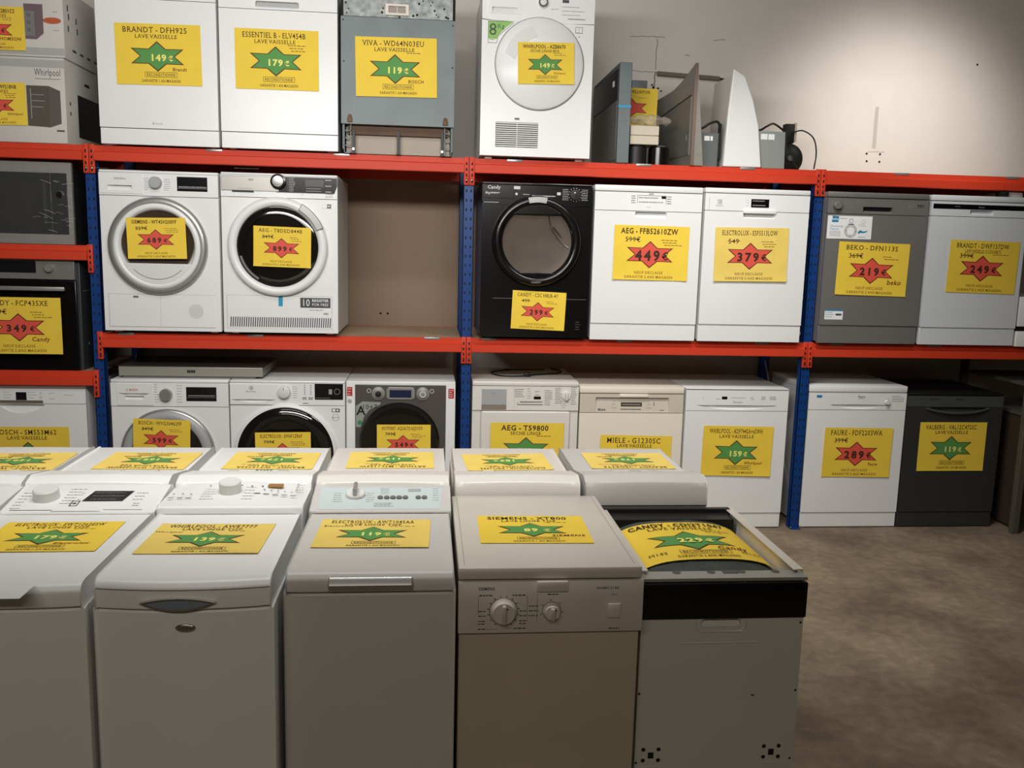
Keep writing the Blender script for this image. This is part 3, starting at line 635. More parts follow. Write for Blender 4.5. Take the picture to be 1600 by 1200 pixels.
h_ = p('handle', MB().box(.05, .545, -.045, -.032, .424, .446, 0, .004), SILV); p('handle_post', MB().box(.06, .08, -.033, -.004, .428, .442).box(.515, .535, -.033, -.004, .428, .442), SILV, h_)
b = MB()
for z_ in (.1, .2, .35, .5): disc(b, .1, z_, 0, .0001)
p('side_screws', MB().prism([(.1, .13), (.112, .13), (.112, .142), (.1, .142)], 'x', W_+.01, W_+.012).prism([(.2, .3), (.212, .3), (.212, .312), (.2, .312)], 'x', W_+.01, W_+.012).prism([(.06, .42), (.15, .42), (.15, .424), (.06, .424)], 'x', W_+.01, W_+.012), SILV)

p, cp, dr = dishwasher('white dishwasher with a broad scooped grip under its panel, beneath the wall oven', -2.66, YF, .002, .614, .818, .803, .717, .1, WHITE,
    [(rrect(.16, .39, .719, .735, .003), .02)], [(lens(.15, .4, .7135, 0.0015, .05), lambda z: .003+.02*max(0, min(1, (z-.665)/.05)))], MT=WARMW)
p('display', MB().box(.253, .307, -.0012, 0, .737, .78), DISP, cp)
t = MB()
for a in (.17, .38):
    for q in range(3): ring(t, a-.005 if a < .3 else a, .775-q*.022, -.0008, .006, .0015)
t.lines(.19, .24, .75, .78, -.0008, 3); t.lines(.315, .36, .75, .78, -.0008, 3); t.lines(.42, .46, .745, .775, -.0008, 2); t.lines(.5, .55, .765, .766, -.0008, 1); p('lettering', t, PRINTF)
p('handle_lip', MB().box(.165, .385, .006, .014, .722, .733), mat('champagne metal', S(150, 138, 112), .4, .5))

# ------------------------------------------------------------------ middle shelf
ZS = ZM+.003
W_ = .6
p = machine('tumble_dryer', 'white heat pump dryer with silver door ring, at the blue post on the middle shelf', 'dryer', WMG, -1.909, YM, ZS+.004, W_, .6)
fp = loader_body(p, W_, .842, .6, WHITE, .712, .828, [])
cp = p('control_panel', MB().plate(.001, W_-.001, .7135, .827, -.003, .02, [(rrect(.042, .168, .735, .766, .003), .022)]), WHITE, bev=.003)
p('water_drawer', MB().plate(.006, .22, .722, .824, -.007, -.003, [(rrect(.044, .166, .737, .764, .003), scoop(.735, .766, .02))]), WHITE, bev=.002)
p('knob', MB().knob(.287, .781, -.003, .031, .03), GREYP, label='pale grey knob')
d_ = p('display', MB().box(.392, .545, -.004, -.003, .742, .815), DISP, cp)
t = MB().ftext('SIEMENS', .009, .108, -.0076, .797, 0, 
    width=.058); t.lines(.225, .252, .745, .802, -.0036, 7, .0018); t.lines(.325, .36, .745, .8, -.0036, 7, .0018); p('lettering', t, PRINT)
b = MB(); b.lines(.4, .54, .763, .764, -.0045, 1, .006, 0, 0); b.bar(.395, .543, .756, .758, -.0045); p('display_icons', b, PRINTF, d_)
dz = p('door', MB().lathe(.288, .456, 0, [(.251, 0), (.253, .014), (.247, .026), (.232, .032), (.22, .030)], 72), SILV, sharp=50, label='silver ring')
p('door_ring', MB().lathe(.288, .456, 0, [(.221, .028), (.214, .036), (.2, .037), (.19, .028), (.182, .0)], 72), WHITE, sharp=50)
p('drum', MB().lathe(.288, .48, .0, [(.183, .012), (.14, .007), (.0001, .004)], 48), mat('brown drum', S(92, 66, 44), .5, var=.3, vscale=14))
p('door_glass', MB().lathe(.288, .470, 0, [(.186, .012), (.12, .02), (.0001, .024)], 48), TGLASS, sharp=60)
seg = circ(.288, .456, .196, 30, 207, 333)
p('door_insert', MB().prism(seg, 'y', -.034, -.012), PLASW, bev=.004); t = MB(); ring(t, .288, .456, -.0346, .172, .003, 0, 24, 225, 315); p('grip_line', t, GREYD)
fl = p('filter_flap', MB().box(.026, .566, -.002, .001, .033, .203), WHITE, bev=.001)
t = MB()
for r_ in range(1, 10):
    for q in range(6*r_): a = 2*PI*q/(6*r_); disc(t, .47+.0041*r_*math.cos(a), .118+.0041*r_*math.sin(a), -.0026, .0012, 0, 5)
p('vent_grille', t, GREYD); p('filter_latch', MB().box(.15, .177, -.0035, -.002, .186, .196, 0, .001), GREYD)
t = MB(); t.bar(.02, .57, .2035, .205, -.0005); t.bar(.024, .0255, .033, .203, -.0005); t.bar(.288, .2888, .035, .2, -.0022); t.bar(.02, .57, .031, .0325, -.0005); p('flap_seam', t, PRINTF)

W_ = .602
p = machine('tumble_dryer', 'white dryer with black glass door and black dial panel, next to the empty shelf space', 'dryer', WMG, -1.298, YM, ZS+.004, W_, .62)
fp = loader_body(p, W_, .848, .62, WHITE, .722, .835, [])
cp = p('control_panel', MB().plate(.001, W_-.001, .7235, .834, -.003, .02, []), WHITE, bev=.003)
p('water_drawer', MB().box(.004, .3, -.008, -.003, .754, .83), mat('silver grey panel', S(176, 172, 166), .35, .4), bev=.003); p('drawer_grip', MB().box(.06, .17, -.010, -.006, .748, .757), BLACKM)
bp_ = p('display', MB().prism([(.285, .752), (.585, .752), (.6, .79), (.6, .832), (.285, .832)], 'y', -.007, -.003), BLACK, cp)
p('knob', MB().lathe(.297, .806, -.003, [(.04, 0), (.039, .02), (.03, .022), (.03, .03), (.0001, .031)], 32), [BLACK]); p('knob_face', MB().knob(.297, .806, -.031, .029, .004), SILV)
t = MB(); t.lines(.352, .385, .76, .826, -.0076, 9, .002, 0); t.lines(.345, .347, .76, .826, -.0076, 9, .002, 0); t.lines(.44, .52, .762, .775, -.0076, 2, .002, 0, .1); t.lines(.54, .57, .76, .82, -.0076, 3, .004, 0, .1); p('panel_icons', t, PRINTL, bp_)
p('lcd', MB().box(.435, .53, -.0078, -.007, .785, .82), mat('dim lcd', S(44, 42, 40), .3), bp_)
t = MB().ftext('AEG', .009, .157, -.0086, .812, 0, bold=1); t.ftext('9000', .004, .42, -.0036, .742, 0); t.lines(.09, .2, .765, .766, -.0086, 1, .0015); t.lines(.54, .58, .735, .748, -.0036, 2, .003)
t.add([(.52, -.0009, .672), (.57, -.0009, .672), (.57, -.0009, .70), (.52, -.0009, .70)], [(0, 1, 2, 3)], 1); t.bar(.524, .543, .676, .696, -.0013, 2); t.bar(.547, .567, .676, .696, -.0013, 0); t.bar(.55, .563, .683, .69, -.0016, 1)
t.add([(.402, -.003, .149), (.561, -.003, .149), (.561, -.003, .202), (.402, -.003, .202)], [(0, 1, 2, 3)], 0)
t.ftext('10', .036, .432, -.0035, .176, 2, width=.045).ftext('REGISTER', .014, .508, -.0035, .188, 2, 1, width=.088).ftext('FOR FREE', .014, .508, -.0035, .166, 2, 0, width=.088)
t.ftext('www.aeg.com', .008, .486, -.0035, .138, 0).ftext('AEG', .009, .537, -.0035, .118, 0, bold=1); p('sticker', t, [PRINT, SILV, WHITEL])
p('door', MB().lathe(.291, .468, 0, [(.258, 0), (.259, .02), (.252, .034), (.235, .04), (.217, .034), (.211, .022)], 80), WHITE, sharp=50)
p('door_glass', MB().lathe(.291, .468, 0, [(.213, .02), (.2, .026), (.17, .028), (.166, .022), (.0001, .03)], 64), DARKG, sharp=40)
A = circ(.291, .468, .262, 16, 23, 60); B = circ(.291, .468, .222, 16, 23, 60)[::-1]
p('door_handle', MB().prism(A+B, 'y', -.047, -.03), SILV, bev=.004)
p('tape', MB().box(.288, .31, -.0035, -.002, .155, .213), LBLUE, label='blue tape')
fl = p('filter_flap', MB().plate(.02, .57, .034, .208, -.002, .001, [(rrect(.03, .568, .04, .096, .003, 2), .001)]), WHITE)
t = MB()
for q in range(46):
    x_ = .033+q*.0116; t.add([(x_, -.0025, .042), (x_+.0055, -.0025, .042), (x_+.0095, -.0025, .094), (x_+.004, -.0025, .094)], [(0, 1, 2, 3)])
p('vent_grille', t, PRINT); t = MB(); t.bar(.02, .57, .209, .2105, -.0005); t.bar(.018, .0195, .034, .209, -.0005); t.bar(.568, .5695, .034, .209, -.0022); p('flap_seam', t, PRINTF)
t = MB(); ring(t, .291, .468, -.0405, .2, .012, 0, 24, 195, 240); p('glass_glare', t, GREYD)

W_ = .6
p = machine('tumble_dryer', 'glossy black tumble dryer with a clear round window, beside the blue post', 'dryer', WMG, .068, YM, ZS, W_, .58)
fp = loader_body(p, W_, .846, .58, BLACK, .735, .832, [])
cp = p('control_panel', MB().plate(.001, W_-.001, .737, .831, -.004, .02, [], outer=[(.001, .742), (.15, .724), (.19, .724), (.42, .724), (.45, .722), (W_-.001, .73), (W_-.001, .831), (.001, .831)]), BLACK, bev=.003)
p('water_drawer', MB().box(.006, .17, -.007, -.004, .76, .828), BLACK, bev=.003); p('knob', MB().lathe(.504, .79, -.004, [(.03, 0), (.028, .016), (.0001, .018)], 32), BLACKM)
t = MB().ftext('Candy', .018, .064, -.0076, .822-.004, 0, 1, width=.07).ftext('8kg', .011, .03, -.0076, .788, 0, 1); t.lines(.045, .1, .786, .79, -.0076, 2, .003)
t.bar(.008, .09, .7365, .739, -.005); t.lines(.435, .47, .762, .816, -.0046, 7, .002, 0, .1); t.lines(.54, .575, .762, .816, -.0046, 7, .002, 0, .1); dial_ticks(t, .504, .79, -.0046, .033, .037, 14, 0, 335, 0)
t.lines(.27, .4, .776, .778, -.0046, 1, .005, 0, .1); t.lines(.22, .27, .783, .784, -.0046, 1, .003); ring(t, .5, .8, -.0225, .004, .004); disc(t, .185, .785, -.0046, .007)
t.bar(.405, .425, .785, .8, -.0046); t.bar(.165, .205, .81, .826, -.0046); p('lettering', t, PRINTL)
dz = p('door', MB().lathe(.302, .535, 0, [(.243, 0), (.244, .012), (.236, .034), (.22, .042), (.205, .04), (.192, .03), (.188, .016)], 80), BLACK, sharp=60)
seg = circ(.302, .535, .196, 20, 47, 133); p('door_inner_rim', MB().prism(seg, 'y', -.034, -.015).prism(circ(.302, .535, .196, 16, 239, 301), 'y', -.034, -.015), BLACK, dz, bev=.003)
t = MB(); t.prism(circ(.302, .535, .237, 14, 78, 104)+circ(.302, .535, .205, 14, 78, 104)[::-1], 'y', -.0445, -.036); p('door_grip', t, SILV, bev=.002, label='ribbed silver grip')
p('drum', MB().lathe(.302, .535, 0, [(.189, .014), (.15, .007), (.0001, .004)], 48), mat('grey brown drum', S(124, 110, 98), .4, .2, var=.3, vscale=10))
p('door_glass', MB().lathe(.302, .535, 0, [(.19, .018), (.12, .024), (.0001, .026)], 64), mat('clear smoked glass', S(70, 62, 56), .05, alpha=.3, coat=.6), sharp=60)
t = MB(); t.tube(arc3([(.36, -.028, .7), (.362, -.03, .66), (.38, -.03, .6), (.42, -.03, .545), (.472, -.028, .505)], 8), .0022, 5); t.tube(arc3([(.385, -.03, .615), (.41, -.032, .585), (.432, -.03, .565)], 6), .004, 5); p('glass_edge', t, CHROME)
t = MB(); t.ftext('CANDY', .01, .3, -.043, .316, 0, 1); p('door_badge', t, SILV)
p('filter_flap', MB().box(.06, .585, -.001, .001, .03, .224), BLACK, bev=.001); t = MB(); t.bar(.07, .585, .2235, .2255, -.0012); t.lines(.53, .56, .06, .1, -.0016, 4, .002); p('flap_seam', t, GREYD)

p, cp, dr = dishwasher('white dishwasher with a small central recessed grip, beside the black dryer', .681, YM, ZS, .602, .85, .818, .714, .096, WHITE,
    [], [(rrect(.228, .404, .678, .711, .006), scoop(.675, .712, .028))])
t = MB()
for a in (.215, .415): 
    for q in range(4): t.lines(a-.012, a+.012, .757+q*.012, .758+q*.012, -.0007, 1, .004, 0, .1)
t.bar(.236, .398, .797, .799, -.0007); t.bar(.236, .238, .755, .798, -.0007); t.bar(.396, .398, .755, .798, -.0007); t.bar(.37, .395, .783, .796, -.0007, 1); t.lines(.245, .355, .785, .786, -.0007, 1, .004); t.lines(.245, .385, .762, .763, -.0007, 1, .006, 2)
t.ftext('AEG', .009, .313, -.0007, .807, 0, bold=1); t.lines(.29, .325, .735, .736, -.0007, 1, .002, 2); p('lettering', t, [PRINT, BLACK, PRINTF], cp)
p, cp, dr = dishwasher('white dishwasher with a black square display and raised grip, at the far blue post', 1.296, YM, ZS, .6, .852, .826, .729, .1, WHITE,
    [], [(rrect(.222, .402, .692, .7255, .005), scoop(.69, .727, .028))])
p('handle', MB().box(.218, .406, -.012, .0, .718, .738, 0, .004), WHITE); p('display', MB().box(.262, .364, -.002, 0, .752, .797), BLACK, cp)
t = MB(); t.bar(.084-.011, .084+.011, .766, .768, -.0007); t.bar(.073, .095, .786, .788, -.0007); t.bar(.073, .075, .766, .788, -.0007); t.bar(.093, .095, .766, .788, -.0007); poly(t, [(.079, .777), (.09, .783), (.087, .777), (.09, .771)], -.0008)
t.ftext('Electrolux', .006, .084, -.0007, .757, 0); t.bar(.024, .0255, .73, .802, -.0007, 1); t.lines(.235, .25, .76, .79, -.0007, 3, .002, 1); t.lines(.27, .35, .763, .787, -.0026, 2, .005, 1, .2); p('lettering', t, [PRINT, PRINTF])
t = MB()
for q in range(16): t.box(.5995, .601, .004, .008, .05+q*.05, .066+q*.05)
p('door_edge_slots', t, GREYP)

p, cp, dr = dishwasher('dark grey dishwasher with a round knob and a printed leaflet on its door', 1.999, YM, ZS, .592, .853, .823, .732, .107, STEELD,
    [(rrect(.207, .381, .742, .774, .003), scoop(.735, .774, .03))])
p('knob', MB().lathe(.051, .777, 0, [(.022, 0), (.0215, .026), (.019, .028), (.0001, .028)], 28), STEELD); p('handle', MB().box(.21, .378, .016, .024, .745, .771), BLACKM)
t = MB().ftext('beko', .013, .545, -.0007, .79, 0, 1); t.lines(.1, .15, .77, .8, -.0007, 3, .002, 1); t.lines(.165, .19, .785, .805, -.0007, 3, .002, 1); t.lines(.47, .5, .775, .785, -.0007, 2, .003, 1); t.bar(.525, .565, .777, .7785, -.0007); p('lettering', t, [BLACKM, PRINTF])
o = p('leaflet', MB().plate(.006, .266, .594, .721, -.002, -.0005, []), WHITEL, label='white printed leaflet')
t = MB(); poly(t, [(.03, .685), (.068, .685), (.07, .718), (.032, .72)], -.0024, 0); t.ftext('beko', .011, .05, -.0027, .703, 2, 1)
t.ftext('Choisissez', .012, .06, -.0024, .664, 0, width=.078).ftext("l'heure", .012, .047, -.0024, .648, 0, width=.05); t.lines(.02, .09, .61, .634, -.0024, 4, .003, 3); t.lines(.075, .13, .705, .706, -.0024, 1, .004, 3)
ring(t, .143, .638, -.0024, .036, .004, 3); ring(t, .143, .638, -.0024, .026, .002, 4); ring(t, .143, .694, -.0024, .012, .0025, 4); t.bar(.125, .161, .674, .678, -.0024, 1); t.ftext('6', .011, .143, -.0024, .613, 1).ftext('9', .011, .118, -.0024, .637, 1).ftext('3', .011, .169, -.0024, .637, 1)
dial_ticks(t, .143, .638, -.0024, .027, .032, 24, 0, 345, 4, .0008)
ring(t, .217, .69, -.0024, .011, .0015, 3); t.lines(.19, .235, .667, .675, -.0024, 2, .002, 3); t.lines(.19, .24, .605, .606, -.0024, 1, .003, 0); poly(t, [(.185, .632), (.2, .645), (.215, .637), (.235, .64), (.246, .646), (.236, .633), (.215, .628), (.2, .63), (.192, .622)], -.0024, 0)
p('leaflet_print', t, [BLUEL, PRINT, WHITEL, PRINTF, GREYD], o)
t = MB(); poly(t, [(.03, .14), (.138, .14), (.138, .196), (.03, .196)], -.001, 0); t.bar(.03, .138, .188, .196, -.0013, 1); t.lines(.035, .09, .155, .18, -.0013, 3, .003, 1); t.bar(.095, .13, .163, .174, -.0013, 2); p('sticker', t, [WHITEL, BLUEL, PRINT])

p, cp, dr = dishwasher('white dishwasher with a long black strip across its panel, last on the middle shelf', 2.606, YM, ZS, .585, .853, .822, .736, .104, mat('cool white enamel', S(216, 220, 224), .34),
    [(rrect(.235, .374, .747, .774, .003), scoop(.745, .774, .02))])
p('display', MB().box(.012, .58, -.0015, 0, .777, .804), BLACK, cp); t = MB().ftext('Brandt', .008, .3, -.002, .79, 0); t.lines(.14, .18, .79, .791, -.002, 1); p('lettering', t, PRINTF)
o = tag(MB().box(3.04, 3.085, -.03, .03, ZS+.8545, ZS+.885, 0, .003).build('plastic_bracket', BLACKM), 'small black bracket lying on the last white dishwasher of the middle shelf', 'bracket')
o = tag(MB().box(3.09, 3.19, .0, .3, ZS+.8545, ZS+.884, 0, .003).build('foam_block', CARDW), 'white packing block lying on the dishwasher beside the small black bracket', 'packing')
p = machine('white_case', 'white low case with a dark gap, past the last dishwasher on the middle shelf', 'case', None, 3.205, -.06, ZS, .5, .5)
p('body', MB().box(.0, .5, 0, .5, .0, .09, 0, .003).box(0, .5, 0, .5, .118, .29, 0, .003), WHITE); p('gap_strip', MB().box(.0, .49, .01, .5, .09, .118), BLACKM)

# ------------------------------------------------------------------ floor level
ZF = .002
W_ = .617
p = machine('washing_machine', 'white washing machine with grey door ring, steel plate lying on top, beside the blue post', 'washing machine', WMG, -1.904, -.04, ZF, W_, .58)
fp = loader_body(p, W_, .862, .58, WHITE, .714, .845, [])
cp = p('control_panel', MB().plate(.001, W_-.001, .716, .844, -.003, .02, [(lens(.04, .207, .787, .003, .016), .02), (rrect(.073, .175, .75, .7725, .002, 2), .02)]), WHITE, bev=.003)
d_ = p('detergent_drawer', MB().plate(.035, .222, .722, .84, -.008, -.003, [(lens(.042, .205, .787, .001, .014), .018), (rrect(.075, .173, .752, .772, .002, 2), scoop(.75, .773, .016))]), WHITE, bev=.003)
p('knob', MB().knob(.29, .782, -.003, .033, .028), SILV); d_ = p('display', MB().box(.394, .553, -.0042, -.003, .746, .823), DISP, cp)
t = MB().ftext('BOSCH', .011, .122, -.0086, .806, 1, 1, width=.045); ring(t, .087, .806, -.0086, .006, .0015, 1); t.lines(.225, .25, .74, .835, -.0036, 8, .002); t.lines(.345, .375, .74, .83, -.0036, 7, .002); p('lettering', t, [PRINT, REDL])
t = MB(); t.lines(.405, .545, .775, .776, -.0046, 1, .005, 0, 0); t.bar(.4, .55, .7655, .767, -.0046); p('display_icons', t, PRINTF, d_)
p('door', MB().lathe(.293, .455, 0, [(.247, 0), (.249, .016), (.243, .024), (.237, .026)], 72), SILV, sharp=50); p('door_ring', MB().lathe(.293, .455, 0, [(.237, .024), (.225, .036), (.2, .038), (.188, .03)], 72), GREYP, sharp=50, label='grey ring'); p('door_glass', MB().lathe(.293, .455, 0, [(.189, .03), (.1, .045), (.0001, .05)], 48), DARKG, sharp=60)

p = machine('washing_machine', 'white washing machine with wide black door and black square display, middle of the floor row', 'washing machine', WMG, -1.281, -.04, ZF, W_, .58)
fp = loader_body(p, W_, .862, .58, WHITE, .726, .85, [])
cp = p('control_panel', MB().plate(.001, W_-.001, .728, .849, -.003, .02, [(lens(.005, .247, .758, .004, .018), .02)]), WHITE, bev=.003)
p('detergent_drawer', MB().plate(.004, .262, .732, .842, -.008, -.003, [(lens(.006, .245, .758, .002, .016), scoop(.74, .761, .018))]), WHITE, bev=.003)
p('knob', MB().lathe(.291, .803, -.003, [(.035, 0), (.033, .026), (.03, .028), (.0001, .028)], 32), PLASW); d_ = p('display', MB().box(.454, .607, -.0045, -.003, .76, .848), BLACK, cp)
t = MB(); ring(t, .115, .822, -.0086, .011, .002); poly(t, [(.11, .822), (.12, .828), (.118, .822), (.12, .816)], -.0086); t.ftext('Electrolux', .008, .115, -.0086, .803, 0); t.lines(.225, .25, .77, .83, -.0036, 6, .002); t.lines(.335, .37, .77, .83, -.0036, 6, .002)
for a in (.4, .433):
    for q in range(5): disc(t, a, .79+q*.012, -.0036, .003)
    t.lines(a-.012, a+.012, .762, .77, -.0036, 2, .005, 0, .1)
t.lines(.39, .43, .738, .739, -.0036, 1, .004); t.bar(.5, .5, .7, .7, -.001); t.bar(.289, .292, .815, .83, -.0315); p('lettering', t, PRINT)
t = MB(); t.bar(.53, .548, .79, .818, -.005); ring(t, .575, .805, -.005, .016, .002); t.lines(.46, .57, .768, .769, -.005, 1, .002); p('display_icons', t, PRINTF, d_)
p('door', MB().lathe(.296, .458, 0, [(.278, 0), (.279, .012), (.268, .022), (.26, .022)], 80), WHITE, sharp=50); p('door_glass', MB().lathe(.296, .458, 0, [(.262, .02), (.25, .034), (.18, .044), (.17, .036), (.0001, .05)], 72), DARKG, sharp=50)
t = MB(); t.add([(.545, -.0009, .69), (.588, -.0009, .69), (.588, -.0009, .71), (.545, -.0009, .71)], [(0, 1, 2, 3)], 0); t.bar(.549, .565, .693, .707, -.0013, 1); disc(t, .576, .7, -.0013, .006, 1); ring(t, .566, .66, -.0009, .019, .0015, 2); t.ftext('A+++', .01, .566, -.0009, .66, 2); p('sticker', t, [PRINT, WHITEL, GREYD])

W_ = .606
p = machine('washing_machine', 'washer dryer with a dark grey metallic front, silver dials and a blue screen', 'washing machine', WMG, -.662, .0, ZF, W_, .58)
fp = loader_body(p, W_, .858, .58, WHITE, .85, .846, [])
fr = p('fascia', MB().box(.05, .553, -.006, 0, .03, .84), mat('dark metallic fascia', S(112, 108, 106), .3, .6), bev=.004)
for x in (.178, .424): p('dial', MB().lathe(x, .791, -.006, [(.038, 0), (.036, .008), (.024, .01), (.022, .02), (.0001, .022)], 32), SILV)
p('dial_centre', MB().knob(.178, .791, -.026, .017, .004), BLACKM); sc = p('display_surround', MB().prism(rrect(.222, .38, .757, .828, .02), 'y', -.012, -.006), SILV, bev=.003); p('display', MB().box(.24, .36, -.0135, -.012, .77, .812), LCDB, sc)
t = MB(); ring(t, .126, .806, -.0065, .012, .003); ring(t, .474, .806, -.0065, .012, .003); ring(t, .424, .791, -.0285, .018, .006); t.ftext('A', .05, .084, -.0068, .695, 1, 1).ftext('10+7', .026, .13, -.0068, .715, 1); t.lines(.165, .185, .7, .71, -.0068, 2, .003, 1); p('lettering', t, [PRINTL, BLACKM])
p('sticker', poly(MB(), [(.055, .6), (.055, .72), (.09, .745), (.19, .742), (.19, .73), (.13, .7), (.1, .66), (.08, .6)], -.0064), mat('pale grey green label', S(150, 156, 148), .5)); t = MB(); disc(t, .076, .626, -.0069, .013); p('energy_badge', t, mat('green badge', S(60, 130, 90), .5))
t = MB(); poly(t, [(.006, .775), (.035, .775), (.035, .825), (.006, .825)], -.0008); disc(t, .02, .745, -.0008, .012, 1); poly(t, [(.566, .765), (.598, .765), (.598, .82), (.566, .82)], -.0008); t.lines(.57, .595, .775, .81, -.0012, 4, .003, 2); t.lines(.01, .03, .785, .815, -.0012, 3, .003, 2); p('warranty_label', t, [REDL, GREYP, WHITEL])
p('door', MB().lathe(.296, .522, -.006, [(.222, 0), (.222, .016), (.212, .026), (.19, .026), (.17, .02), (.0001, .034)], 72), DARKG, sharp=40)

W_ = .605
p = machine('tumble_dryer', 'white dryer with a square door and grey drawer front, beside the middle blue post', 'dryer', WMG, .038, .0, ZF, W_, .56)
p('body', MB().box(.001, W_-.001, .02, .56, .012, .84).plate(.001, .047, .012, .7, 0, .02, []).plate(.562, W_-.001, .012, .7, 0, .02, []).box(.047, .562, .006, .02, .012, .7).box(.03, .07, .05, .09, 0, .012).box(W_-.07, W_-.03, .05, .09, 0, .012).box(.03, .07, .46, .5, 0, .012).box(W_-.07, W_-.03, .46, .5, 0, .012), WARMW)
p('worktop', MB().box(0, W_, -.004, .56, .84, .866, 0, .008), WARMW); cp = p('control_panel', MB().plate(.001, W_-.001, .702, .838, -.008, .02, []), WARMW, bev=.005)
p('door', MB().box(.053, .557, -.014, .006, .03, .697), WARMW, bev=.008)
d_ = p('water_drawer', MB().box(.053, .193, -.010, -.008, .733, .822), GREYP, label='grey drawer front'); p('drawer_grip', MB().box(.053, .193, -.0105, -.008, .706, .732), mat('taupe plastic', S(136, 124, 112), .5), d_)
p('knob', MB().lathe(.532, .787, -.008, [(.026, 0), (.024, .01), (.0001, .012)], 28).box(.526, .538, -.038, -.016, .762, .812, 0, .004), PLASW)
p('display', MB().box(.348, .388, -.0092, -.008, .766, .782), BLACK, cp)
t = MB(); t.lines(.24, .3, .78, .822, -.0087, 5, .003); t.lines(.31, .335, .772, .826, -.0087, 5, .002); t.lines(.355, .385, .79, .81, -.0087, 2, .003); t.lines(.41, .455, .735, .815, -.0087, 8, .003); t.lines(.47, .51, .745, .83, -.0087, 9, .003); t.lines(.56, .596, .74, .835, -.0087, 9, .003); t.lines(.27, .4, .748, .752, -.0087, 2, .003, 0, .1)
t.bar(.255, .4, .733, .737, -.0087); t.bar(.255, .257, .733, .748, -.0087); t.bar(.2365, .2375, .71, .835, -.0086, 1); t.ftext('AEG', .009, .123, -.0106, .8, 1); p('lettering', t, [PRINT, PRINTF])
tag(MB().tube(arc3([(.5, .42, .878), (.4, .45, .874), (.28, .43, .874), (.17, .33, .874), (.2, .19, .874), (.32, .17, .874), (.42, .23, .874), (.55, .3, .874), (.6, .4, .874), (.55, .5, .875)]), .004, 8).box(.35, .385, .17, .2, .868, .892, 0, .004).build('power_cable', BLACKM), 'dark cable with a plug coiled on the square-door dryer', 'cable')

CREAM = mat('cream enamel', S(236, 228, 212), .35)
p, cp, dr = dishwasher('cream dishwasher with an inset control strip, between the square-door dryer and a white dishwasher', .65, YF, ZF, .608, .84, .803, .69, .1, CREAM,
    [(rrect(.093, .52, .697, .779, .004, 3), lambda z: .004+.012*max(0, (z-.7)/.08))], MP=mat('beige panel', S(206, 198, 182), .4))
p('handle', MB().box(.23, .4, -.006, .01, .78, .8, 0, .005), CREAM); p('display', MB().box(.242, .364, .006, .012, .727, .75), mat('brown display', S(84, 72, 62), .3), cp)
t = MB().ftext('Miele', .013, .131, .0035, .708, 0, 1); t.lines(.24, .37, .71, .711, .0035, 1, .004, 0, .1); t.lines(.19, .215, .72, .76, .004, 3, .002, 1); t.lines(.39, .42, .72, .76, .004, 3, .002, 1); t.bar(.432, .435, .735, .755, .003); t.lines(.47, .5, .705, .706, .0035, 1, .004); t.bar(.25, .355, .735, .74, .0055, 1); p('lettering', t, [PRINT, PRINTF])

p, cp, dr = dishwasher('white dishwasher with a long smiling grip slot, at the last blue post on the floor', 1.268, YF, ZF, .615, .838, .83, .705, .093, WHITE,
    [(lens(.068, .552, .738, .001, .026), lambda z: .004+.014*max(0, (z-.71)/.03))])
p('display', MB().box(.214, .246, -.0012, 0, .774, .79), BLACK, cp); t = MB().ftext('Whirlpool', .009, .31, -.0007, .757, 0); t.lines(.18, .205, .775, .776, -.0007, 1); t.lines(.27, .36, .782, .783, -.0007, 1, .003, 1); t.lines(.385, .41, .775, .785, -.0007, 2); t.lines(.45, .48, .775, .79, -.0007, 3); t.lines(.5, .54, .775, .79, -.0007, 3); t.bar(.1, .102, .775, .785, -.0007); p('lettering', t, [PRINT, PRINTF])
p, cp, dr = dishwasher('white floor-level dishwasher with rounded top and small knob, past the last blue post', 2.003, YF, ZF, .602, .86, .822, .716, .094, WHITE,
    [(lens(.13, .5, .7475, .002, .024), lambda z: .003+.016*max(0, (z-.722)/.027))])
p('knob', MB().knob(.478, .765, 0, .014, .02), PLASW); p('badge', MB().prism(rrect(.047, .08, .79, .804, .006), 'y', -.002, 0), BLUEL); t = MB().ftext('Faure', .012, .322, -.0007, .797, 0, 1); t.lines(.305, .34, .785, .786, -.0007, 1, .002); t.lines(.51, .59, .77, .8, -.0007, 4, .002); dial_ticks(t, .478, .765, -.0007, .018, .022, 9, -20, 200); p('lettering', t, PRINT)
p, cp, dr = dishwasher('dark charcoal dishwasher in the shade, last of the floor row', 2.61, YF, ZF, .605, .822, .808, .738, .095, ANTHR,
    [], [(lens(.117, .513, .7335, .002, .03), lambda z: .003+.014*max(0, (z-.7)/.035))], MT=BLACKM, MP=mat('charcoal panel', S(92, 94, 94), .32, .4))
p('handle', MB().tube(arc3([(.12, -.004, .73), (.2, -.012, .712), (.315, -.016, .704), (.43, -.012, .712), (.51, -.004, .73)]), .007, 8), mat('charcoal panel', S(92, 94, 94), .32, .4)); t = MB().ftext('Valberg', .01, .324, -.0007, .786, 0, 1); t.lines(.07, .12, .785, .786, -.0007, 1); t.lines(.14, .21, .782, .788, -.0007, 2); p('lettering', t, BLACKM)

